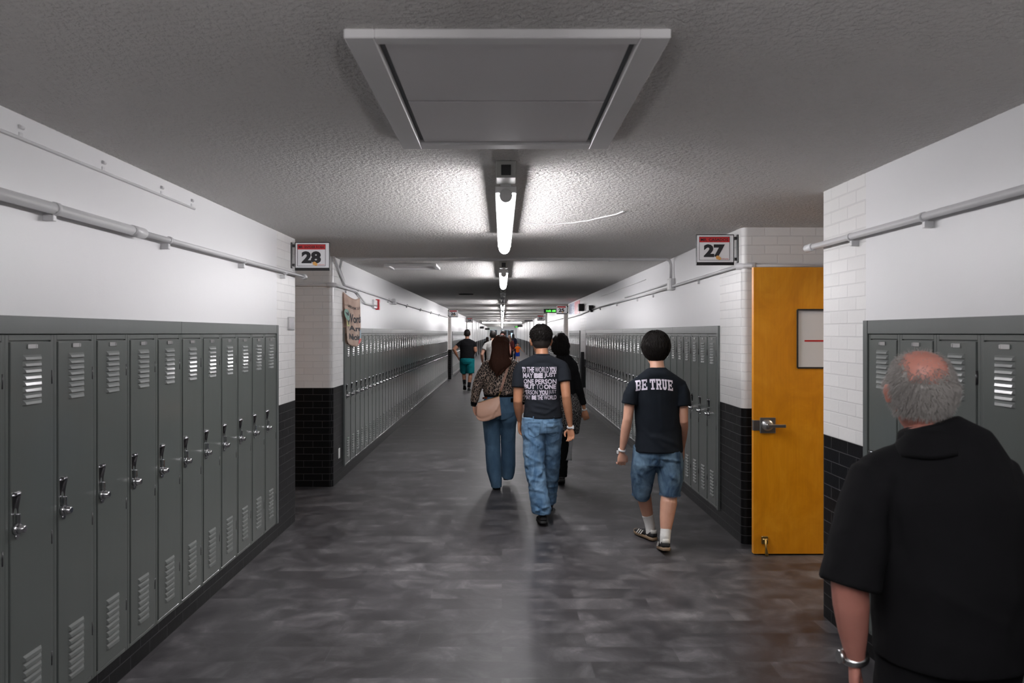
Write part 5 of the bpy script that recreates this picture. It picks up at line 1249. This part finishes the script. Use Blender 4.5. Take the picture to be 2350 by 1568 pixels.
# ---- woman in black beside the teen -----------------------------------------------------------
def woman_black():
    P = Person('person with short dark hair in black top and black grey skirt, behind the lettered tee', 1293, 8.35, M['skin1'])
    q = P.q; T = Thead((q(1285, 795)[0], .03, 1.575), .55, -.04)
    shL, elL, wrL = q(1262, 840, 0), q(1262, 890, -.03), q(1299, 985, .02)
    elL = q(1272, 915, -.06)
    shR, elR, wrR = q(1316, 840, 0), q(1327, 885, -.04), q(1341.5, 940, .0)
    anL = (-.07, .20, .10); anR = (-.02, -.02, .12); knL = (-.085, .12, .47); knR = (.02, .02, .47)
    P.body(tz(TORSO, .95, .0, .9, .9), [(-.01, -.02, 1.40, .052, .05), (-.02, 0, 1.45, .048, .05), (T.translation.x, .02, 1.53, .048, .054)], T, .97,
           [arm_pts(shL, elL, wrL, (.052, .042, .034, .036, .022)), arm_pts(shR, elR, wrR, (.052, .042, .034, .036, .022))],
           [leg_pts((-.085, 0, .88), knL, anL, (.08, .07, .05, .05, .034)), leg_pts((.085, 0, .88), knR, anR, (.08, .07, .05, .05, .034))],
           [dict(W=wrL, d=(.1, .1, -1), t=(.3, 1, 0), n_=(1, 0, 0), curl=.8, s=.9), dict(W=wrR, d=(.18, -.05, -1), t=(-1, .3, 0), n_=(-.5, .8, 0), curl=.75, s=.9)],
           [(anL, 0, 0), (anR, 0, .3)], voxel=.0055)
    hz = q(0, 908)[2]; S = [(.0, -.005, hz, .158, .120), (.0, -.005, hz+.1, .156, .122), (0, -.005, 1.20, .162, .122), (0, -.005, 1.30, .172, .118), (0, -.01, 1.37, .150, .095), (-.005, -.01, 1.41, .110, .075), (-.012, -.01, 1.46, .066, .062), (-.012, -.01, 1.485, .058, .056)]
    def sleeve(sh, el, wr):
        s_ = 1 if sh[0] > 0 else -1
        return ('y', [(sh[0]-s_*.05, sh[1], sh[2]+.01, .062, .05), (sh[0]-s_*.012, sh[1], sh[2], .064, .052), (*lerp(sh, el, .5), .058, .048), (*el, .052, .044), (*lerp(el, wr, .4), .050, .041), (*lerp(el, wr, .78), .046, .038)])
    P.garment('black_top', M['black_cloth'], [S, ('y', shoulders(shL, shR, [(1.45,)], 1.0)), sleeve(shL, elL, wrL), sleeve(shR, elR, wrR)], .008, 4, dict(amp=.005, seed=4))
    zb = q(0, 993)[2]
    P.garment('printed_skirt', M['skirt'], [[(.0, -.005, hz+.04, .150, .115), (.005, -.005, hz-.05, .168, .13), (.01, -.01, .90, .182, .142), (.01, -.01, .80, .190, .146), (.005, 0, .68, .180, .145), (.0, .0, zb, .172, .142)]], .008, 4, dict(amp=.008, freq=(9, 9, 4), seed=8))
    P.garment('black_trousers', M['black_cloth'], [[(-.07, 0, .80, .09, .1), (-.08, .10, .50, .068, .075), (-.075, .17, .28, .060, .065), (-.07, .20, .08, .060, .066)], [(.05, 0, .80, .09, .1), (.01, .02, .50, .068, .075), (-.008, .0, .28, .060, .065), (-.02, -.02, .10, .060, .066)]], .008, 4, dict(amp=.005, seed=1))
    shoe(P.root, anL, 0, 0, 'boot', M['shoe_black'], M['rubber'], s=.92); shoe(P.root, anR, 0, .3, 'boot', M['shoe_black'], M['rubber'], s=.92)
    band(P.root, 'bracelet', M['band'], wrR, Vector(wrR)-Vector(elR), .027, .007)
    hs = .97; bm = bmesh.new(); ell(bm, T @ (Vector((0, -.008, .022))*hs), (.086, .104, .108), 4)
    z = T.translation.z; x = T.translation.x
    limb(bm, [(x, -.01, z+.03, .084, .085), (x+.006, -.025, z-.04, .088, .075), (x+.008, -.035, z-.09, .080, .060), (x-.004, -.038, z-.125, .060, .045)], 24)
    Ti = T.inverted()
    for v in bm.verts:
        l = Ti @ v.co
        if l.y > .045 and l.z < .075: v.co = T @ Vector((l.x*.75, .02, l.z))
    me = remeshed(bm, .0065, 4)
    for v in me.vertices: v.co += v.normal*(noise.noise(Vector((v.co.x*60, v.co.y*40, v.co.z*11)))*.010 + noise.noise(v.co*18)*.012)
    link('hair', me, P.root, M['black_hair'])
    rnd = random.Random(8); st = []
    bvh2 = BVHTree.FromPolygons([v.co for v in me.vertices], [tuple(p.vertices) for p in me.polygons])
    for _ in range(700):
        a = rnd.uniform(-PI, 0.25) if rnd.random() < .9 else rnd.uniform(-PI, PI); zs = z + rnd.uniform(-.06, .10); L = rnd.uniform(.05, .12); pts = []
        for i in range(8):
            zz = zs - L*i/7; o_ = Vector((x+math.cos(a)*.4, math.sin(a)*.4-.01, zz)); h = bvh2.ray_cast(o_, Vector((-math.cos(a), -math.sin(a), 0)))
            base = h[0] if h[0] is not None else (pts[-1] + Vector((0, 0, -.012)) if pts else None)
            if base is None: break
            pts.append(Vector(base) + Vector((math.cos(a), math.sin(a), 0))*(.003 + .0025*i*(rnd.random() < .5)))
        if len(pts) > 4 and not (Ti @ pts[-1]).y > .05: st.append(pts)
    strands(P.root, 'hair_strands', M['black_hair'], st, .0020)
    # sheet of paper in her left hand
    A = lambda px, py, d: Vector(q(px, py, d)) + Vector((P.X, P.Y, 0))
    r = empty('paper_sheet', A(1306, 1000, .0)); r0 = r.location.copy(); tag(r, 'white sheet of paper hanging from the hand of the woman in black', 'paper')
    bm = bmesh.new(); g = []
    for k in range(13):
        v_ = k/12; row = []
        for i in range(7):
            u_ = i/6; px = 1296.5 + 18*u_ - 4.5*math.sin(v_*PI*.5)**2*(1-.4*u_); py = 999 + 58*v_ - 3*math.sin(PI*v_)*.3
            row.append(bm.verts.new(A(px, py, -.02 + .05*math.sin(v_*3.2) - .10*u_) - r0))
        g.append(row)
    for k in range(12):
        for i in range(6): bm.faces.new((g[k][i], g[k+1][i], g[k+1][i+1], g[k][i+1])).smooth = True
    bmesh.ops.solidify(bm, geom=bm.faces[:], thickness=.0012); obj('sheet', bm, M['paper'], r)
    bm = bmesh.new(); 
    for i in range(9): box(bm, 0, .0, 0, 0, 0, 0) if False else None
    bm.free()
woman_black()

# ---- balding man in the foreground -------------------------------------------------------------
def old_man():
    P = Person('person, grey haired balding man in black polo shirt in front of the right lockers', 2135, 2.15, M['skin3'])
    q = P.q; T = Thead((q(2121, 905)[0], .02, 1.538), -.22, .10)
    shL, elL, wrL = q(1998, 1098, .0), q(1950, 1345, -.05), q(1962, 1512, .03)
    shR, elR, wrR = q(2290, 1092, .0), q(2375, 1300, -.06), q(2330, 1400, .22)
    elR = (elR[0]-.02, elR[1], elR[2])
    P.body(tz(TORSO, .90, .04, 1.0, 1.1), [(0, -.03, 1.29, .066, .064), (-.005, -.01, 1.36, .064, .066), (T.translation.x, .01, 1.43, .062, .066)], T, .96,
           [arm_pts(shL, elL, wrL, (.07, .058, .050, .049, .033)), arm_pts(shR, elR, wrR, (.07, .058, .050, .049, .033))],
           [leg_pts((-.04, 0, .80), (-.06, .02, .45), (-.08, 0, .10), (.08, .08, .06, .06, .04)), leg_pts((.13, 0, .80), (.14, .04, .45), (.14, .02, .10), (.08, .08, .06, .06, .04))],
           [dict(W=wrL, d=(.02, .1, -1), t=(.35, 1, 0), n_=(1, -.2, 0), curl=.55, s=1.0), dict(W=wrR, d=(-.2, .8, -.6), t=(-.5, 0, 1), n_=(-1, 0, -.2), curl=.7, s=1.0)],
           [((-.08, 0, .10), .1, 0), ((.14, .02, .10), -.1, 0)], voxel=.0052, w=1.05)
    a = lambda px0, px1, py, rd, yc=0.0: ((q(px0, py)[0]+q(px1, py)[0])/2, yc, q(0, py)[2], abs(q(px1, py)[0]-q(px0, py)[0])/2, rd)
    S = [a(2010, 2345, 1500, .170, -.01), a(2008, 2345, 1440, .172, -.01), a(2000, 2345, 1330, .168, -.01), a(1992, 2340, 1220, .155, -.01), a(1985, 2325, 1120, .140, -.012), a(2005, 2300, 1060, .115, -.015), a(2030, 2260, 1020, .090, -.02), a(2050, 2215, 995, .076, -.02), a(2060, 2192, 972, .070, -.015)]
    def sleeve(sh, el, tt, k=1.0):
        s_ = 1 if sh[0] > 0 else -1
        return ('y', [(sh[0]-s_*.06, sh[1], sh[2]+.01, .080, .064), (sh[0]-s_*.01, sh[1], sh[2]-.002, .086, .068), (*lerp(sh, el, .3), .090, .070), (*lerp(sh, el, .7), .092, .074), (*lerp(sh, el, tt), .092, .078)])
    cr = [((-.14, -.15, 1.2), (-.12, -.17, .95), .008, .03), ((-.17, -.08, 1.22), (-.13, -.14, 1.05), -.010, .02), ((.15, -.1, 1.2), (.12, -.15, .98), .008, .025), ((-.05, -.17, 1.0), (.1, -.17, .93), .006, .02)]
    sh = P.garment('polo_shirt', M['black_cloth'], [S, ('y', shoulders(shL, shR, [(1.385,)], 1.2)), sleeve(shL, elL, 1.0), sleeve(shR, elR, 1.0)], .007, 5, dict(amp=.006, freq=(5, 5, 6), creases=cr, seed=6))
    cx, cy = T.translation.x-.0, -.005
    bm = bmesh.new(); rr = []   # folded collar: stand then fall
    prof = [(.078, .074, 1.352), (.074, .070, 1.385), (.070, .067, 1.408), (.075, .072, 1.412), (.086, .084, 1.388), (.100, .097, 1.352), (.104, .100, 1.340), (.096, .092, 1.345)]
    for rx, ry, z in prof:
        rr.append([Vector((cx+rx*math.cos(2*PI*i/44), cy-.012+ry*math.sin(2*PI*i/44), z - .022*math.sin(2*PI*i/44) + .004*math.sin(4*2*PI*i/44))) for i in range(44)])
    vs = [[bm.verts.new(p) for p in r] for r in rr]
    for j in range(len(vs)-1):
        for i in range(44): bm.faces.new((vs[j][i], vs[j][(i+1) % 44], vs[j+1][(i+1) % 44], vs[j+1][i])).smooth = True
    obj('collar', bm, M['black_cloth'], sh)
    P.garment('black_trousers', M['black_cloth'], [[(.052, 0, .90, .165, .14), (.052, -.01, .80, .188, .15), (.052, 0, .74, .19, .14)], [(-.035, 0, .78, .11, .13), (-.06, .02, .45, .085, .095), (-.08, 0, .10, .085, .10), (-.08, 0, .06, .085, .10)], [(.13, 0, .78, .11, .13), (.14, .04, .45, .085, .095), (.14, .02, .10, .085, .10), (.14, .02, .06, .085, .10)]], .009, 4, dict(amp=.006, seed=3))
    shoe(P.root, (-.08, 0, .10), .1, 0, 'shoe', M['shoe_black'], M['rubber']); shoe(P.root, (.14, .02, .10), -.1, 0, 'shoe', M['shoe_black'], M['rubber'])
    d = Vector(wrL)-Vector(elL); w = band(P.root, 'watch_strap', M['steel'], lerp(wrL, elL, .03), d, .040, .010, .036)
    bm = bmesh.new(); c = Vector(lerp(wrL, elL, .03)); tube(bm, [c+Vector((-.034, 0, 0)), c+Vector((-.048, 0, 0))], .019, 20); obj('watch_case', bm, M['steel'], w)
    # thin fuzzy grey hair round the sides and back, pink crown
    M['crown'] = None
    rnd = random.Random(21); st = []; hs = .96
    def surf(d): return Vector((d.x*.078*1.05, d.y*.099-.003, d.z*.103+.012))
    for _ in range(15000):
        a_ = rnd.uniform(0, 2*PI); zz = rnd.uniform(-.75, 1.0); r_ = math.sqrt(max(0, 1-zz*zz)); d = Vector((math.cos(a_)*r_, math.sin(a_)*r_, zz)); p = surf(d)
        if p.y > .055 and p.z < .03: continue
        if abs(p.x) > .06 and -.02 < p.y < .03 and p.z < .01: continue
        if p.z < -.068: continue
        # bald patch on the crown and brow
        bald = math.exp(-(((p.x)/.048)**2 + ((p.y+.045)/.075)**2 + ((p.z-.085)/.050)**2)) if p.y < .03 else (.97 if p.z > .05 else .4)
        if p.z > .045 and p.y > -.075 and abs(p.x) < .045: bald = max(bald, .93)
        if rnd.random() < bald: continue
        L = rnd.uniform(.012, .026)*(1.2 if p.z < .03 else .8); dn = Vector((rnd.uniform(-.4, .4), rnd.uniform(-.5, .2), rnd.uniform(-1.2, .1))); pts = []
        cur = p - d*.004; di = (d*1.0 + dn*.5).normalized()
        for i in range(5):
            pts.append(T @ (cur*hs)); cur = cur + di*L/3.2; di = (di + Vector((rnd.uniform(-.3, .3), rnd.uniform(-.3, .3), -.28))).normalized()
        st.append(pts)
    strands(P.root, 'hair_strands', M['grey_hair'], st, .0009)
    hair_cap(T, hs, lambda p: .003 if not (p.z > .03 and abs(p.x) < .055) else -.012, M['grey_hair'], P.root, 'hair', nape=-.070, lump=.005, lf=50, sub=5, w=1.05)
old_man()

# ---- people further away -----------------------------------------------------------------------
def walker(label, cx, Y, H, skin, hair, top, bottom, arms, legs, shirt_hem, kind='short', sleeves=.5, bottoms='shorts', face=0.0, hairkind='short', w=1.0, group=None, hairlen=.25, socks=None, voxel=.009, shoes='shoe_black', yaw=0.0, lean=0.0, hs=1.0):
    """arms and legs in the space of a figure 1.75 m tall, scaled to H"""
    P = Person(label, cx, Y, skin, group, face); k = H/1.75; sc = lambda p: tuple(c*k for c in p)
    (shL, elL, wrL), (shR, elR, wrR) = [[sc(p) for p in a] for a in arms]
    (knL, anL, piL), (knR, anR, piR) = [(sc(a[0]), sc(a[1]), a[2]) for a in legs]
    hl, hr = (-.088*k, 0, .92*k), (.088*k, 0, .92*k); T = Thead((0, .03*k+lean, 1.64*k), yaw, 0)
    vx = voxel
    P.body(tz(TORSO, k*.985, 0, .84*w, .84*w), [(0, -.02*k, 1.47*k, .058*k, .056*k), (0, 0, 1.53*k, .054*k, .056*k), (0, .02*k, 1.60*k, .054*k, .058*k)], T, k*hs,
           [arm_pts(shL, elL, wrL, tuple(x*k*w for x in (.056, .047, .040, .041, .026))), arm_pts(shR, elR, wrR, tuple(x*k*w for x in (.056, .047, .040, .041, .026)))],
           [leg_pts(hl, knL, anL, tuple(x*k for x in (.088, .078, .055, .058, .038))), leg_pts(hr, knR, anR, tuple(x*k for x in (.088, .078, .055, .058, .038)))],
           [dict(W=wrL, d=Vector(wrL)-Vector(elL), t=(.3, 1, 0), n_=(1, 0, .1), curl=.7, s=k), dict(W=wrR, d=Vector(wrR)-Vector(elR), t=(-.3, 1, 0), n_=(-1, 0, .1), curl=.7, s=k)],
           [(anL, 0, piL), (anR, 0, piR)], voxel=vx*.75, smooth=2)
    hz = shirt_hem*k
    S = [(0, -.005, hz, .172*k*w, .130*k*w), (0, -.005, hz+.1*k, .166*k*w, .126*k*w), (0, -.005, 1.20*k, .166*k*w, .122*k*w), (0, -.005, 1.33*k, .180*k*w, .122*k*w), (0, -.01, 1.41*k, .172*k*w, .100*k*w), (0, -.012, 1.46*k, .118*k*w, .080*k*w), (0, -.012, 1.505*k, .066*k, .060*k)]
    def sleeve(sh, el, wr):
        s_ = 1 if sh[0] > 0 else -1
        base = [(sh[0]-s_*.045*k, sh[1], sh[2]+.01*k, .066*k, .054*k), (sh[0]-s_*.01*k, sh[1], sh[2], .070*k, .057*k)]
        if sleeves <= 1: return ('y', base + [(*lerp(sh, el, sleeves*.5), .073*k, .058*k), (*lerp(sh, el, sleeves), .073*k, .062*k)])
        return ('y', base + [(*lerp(sh, el, .5), .062*k, .052*k), (*el, .054*k, .048*k), (*lerp(el, wr, .9), .042*k, .036*k)])
    P.garment('shirt', top, [S, ('y', shoulders(shL, shR, [(1.512*k,)], 1.05*k)), sleeve(shL, elL, wrL), sleeve(shR, elR, wrR)], vx, 3, dict(amp=.005*k, seed=cx))
    H_ = [(0, -.005, hz+.05*k, .150*k*w, .112*k*w), (0, -.008, .93*k, .172*k*w, .132*k*w), (0, -.01, .86*k, .176*k*w, .132*k*w), (0, 0, .80*k, .165*k*w, .118*k*w)]
    L_ = []
    for hp, kn, an in ((hl, knL, anL), (hr, knR, anR)):
        if bottoms == 'shorts': L_.append([(*lerp(hp, kn, .0), .104*k*w, .118*k*w), (*lerp(hp, kn, .5), .100*k*w, .108*k*w), (*lerp(hp, kn, .92), .090*k*w, .10*k*w)])
        else: L_.append([(*hp, .102*k*w, .115*k*w), (*lerp(hp, kn, .5), .094*k, .102*k), (*kn, .076*k, .08*k), (*lerp(kn, an, .5), .070*k, .074*k), (*lerp(kn, an, .97), .062*k, .066*k)])
    P.garment('shorts' if bottoms == 'shorts' else 'trousers', bottom, [H_] + L_, vx, 3, dict(amp=.006*k, seed=cx+3))
    for an, pi_ in ((anL, piL), (anR, piR)): shoe(P.root, an, 0, pi_, 'shoe', M[shoes], M['rubber'], s=k)
    if socks:
        for an, kn in ((anL, knL), (anR, knR)):
            bm = bmesh.new(); limb(bm, [(*lerp(an, kn, .36), .052*k), (*lerp(an, kn, .1), .045*k), (*an, .044*k)], 14); obj('sock', bm, socks, P.root)
    if hairkind == 'short':
        hair_cap(T, k*hs, lambda p: .012 + .008*max(0, min(1, p.z/.08)), hair, P.root, 'hair', nape=-.07, lump=.004, lf=40, sub=4)
    else:
        bm = bmesh.new(); ell(bm, T @ (Vector((0, -.012, .020))*k*hs), (.090*k*hs, .104*k*hs, .108*k*hs), 3); tz_ = T.translation.z; ty = T.translation.y
        c = math.cos(yaw); s_ = math.sin(yaw)
        limb(bm, [(s_*.03, ty-.04*k, tz_+.03, .086*k, .07*k), (s_*.05, ty-.075*k, tz_-hairlen*.4*k, .10*k, .05*k), (s_*.05, ty-.12*k, tz_-hairlen*.8*k, .10*k, .035*k), (s_*.05, ty-.14*k, tz_-hairlen*1.1*k, .06*k, .02*k)], 16)
        Ti = T.inverted()
        for v in bm.verts:
            l = Ti @ v.co
            if l.y > .04*k and l.z < .07*k: v.co = T @ Vector((l.x*.75, .015*k, l.z))
        me = remeshed(bm, vx, 3)
        for v in me.vertices: v.co += v.normal*noise.noise(Vector((v.co.x*50, v.co.y*30, v.co.z*9)))*.010
        link('hair', me, P.root, hair)
    return P
dn = lambda s, x=.21, f=.05: ((s*.185, 0, 1.40), (s*(x+.02), -.03, 1.13), (s*(x+.03), f, .89))
walker('person running away in black tee and teal shorts beside the left lockers', 1072, 21.9, 1.79, M['skin4'], M['black_hair'], M['black_cloth'], M['teal'],
       [((-.20, 0, 1.38), (-.37, -.10, 1.20), (-.27, .02, .98)), ((.20, 0, 1.38), (.245, -.05, 1.16), (.20, .22, 1.10))],
       [((-.10, .18, .50), (-.075, .02, .20), .55), ((.095, .02, .48), (.055, -.12, .12), .15)], .90, sleeves=.52, w=1.22, socks=M['black_cloth'], voxel=.009)
walker('person in off white tee mostly hidden behind the long brown hair', 1131.5, 20.3, 1.75, M['skin2'], M['black_hair'], M['white_tee'], M['navy'],
       [((-.20, 0, 1.38), (-.30, -.08, 1.12), (-.285, .02, .90)), ((.20, 0, 1.38), (.27, -.04, 1.14), (.27, .12, .94))],
       [((-.10, .12, .50), (-.09, .22, .10), 0), ((.10, .0, .49), (.10, -.16, .13), .3)], .90, sleeves=.5, w=1.12)
ch = walker('small child in orange shirt and blue shorts facing the camera with arms out', 1188, 44.0, 1.10, M['skin2'], M['black_hair'], M['orange'], M['blue'],
       [((-.185, 0, 1.36), (-.36, .04, 1.16), (-.52, .06, 1.02)), ((.185, 0, 1.36), (.33, .04, 1.20), (.50, .06, 1.08))],
       [((-.10, .06, .50), (-.12, .10, .10), 0), ((.10, .0, .50), (.12, -.02, .10), 0)], .86, sleeves=.45, face=PI, hs=1.25, voxel=.007)
far = 'small crowd of people far down the corridor'
walker('person in pale pink shirt facing the camera behind the brown haired woman', 1153.0, 27.5, 1.73, M['skin3'], M['dark_brown_hair'], M['pink'], M['navy'], [dn(-1, .26), dn(1, .26)], [((-.10, .05, .5), (-.1, .02, .1), 0), ((.1, 0, .5), (.1, -.1, .1), .1)], .88, face=PI, w=1.2, group=far, voxel=.011)
walker('person with dark hair standing tallest in the distant crowd behind pink shirt', 1156.5, 36.0, 1.80, M['skin1'], M['black_hair'], M['black_cloth'], M['navy'], [dn(-1), dn(1)], [((-.10, .05, .5), (-.1, .1, .1), 0), ((.1, 0, .5), (.1, -.1, .1), .1)], .88, group=far, voxel=.013)
walker('person with long light brown hair and maroon top in the distant crowd', 1169.5, 36.5, 1.60, M['skin2'], mat('light_brown_hair', (0.06, 0.028, 0.016), 0.6), M['maroon'], M['black_cloth'], [dn(-1), dn(1)], [((-.10, .05, .5), (-.1, .1, .1), 0), ((.1, 0, .5), (.1, -.1, .1), .1)], .88, sleeves=2, bottoms='long', hairkind='long', group=far, voxel=.013, yaw=.4)
walker('person in dark navy clothes with black hair left of the orange shirted child', 1177.5, 46.0, 1.66, M['skin1'], M['black_hair'], M['navy'], M['navy'], [dn(-1), dn(1)], [((-.10, .05, .5), (-.1, .1, .1), 0), ((.1, 0, .5), (.1, -.1, .1), .1)], .88, sleeves=2, bottoms='long', hairkind='long', group=far, voxel=.014)
walker('person with long dark brown hair left of the off white tee, far away', 1118.5, 40.0, 1.50, M['skin2'], M['dark_brown_hair'], M['black_cloth'], M['black_cloth'], [dn(-1), dn(1)], [((-.10, .05, .5), (-.1, .1, .1), 0), ((.1, 0, .5), (.1, -.1, .1), .1)], .88, sleeves=2, bottoms='long', hairkind='long', hairlen=.4, group=far, voxel=.014)
walker('person with black hair just right of the off white tee in the distance', 1145.5, 40.0, 1.58, M['skin1'], M['black_hair'], M['black_cloth'], M['navy'], [dn(-1), dn(1)], [((-.10, .05, .5), (-.1, .1, .1), 0), ((.1, 0, .5), (.1, -.1, .1), .1)], .88, group=far, voxel=.014)
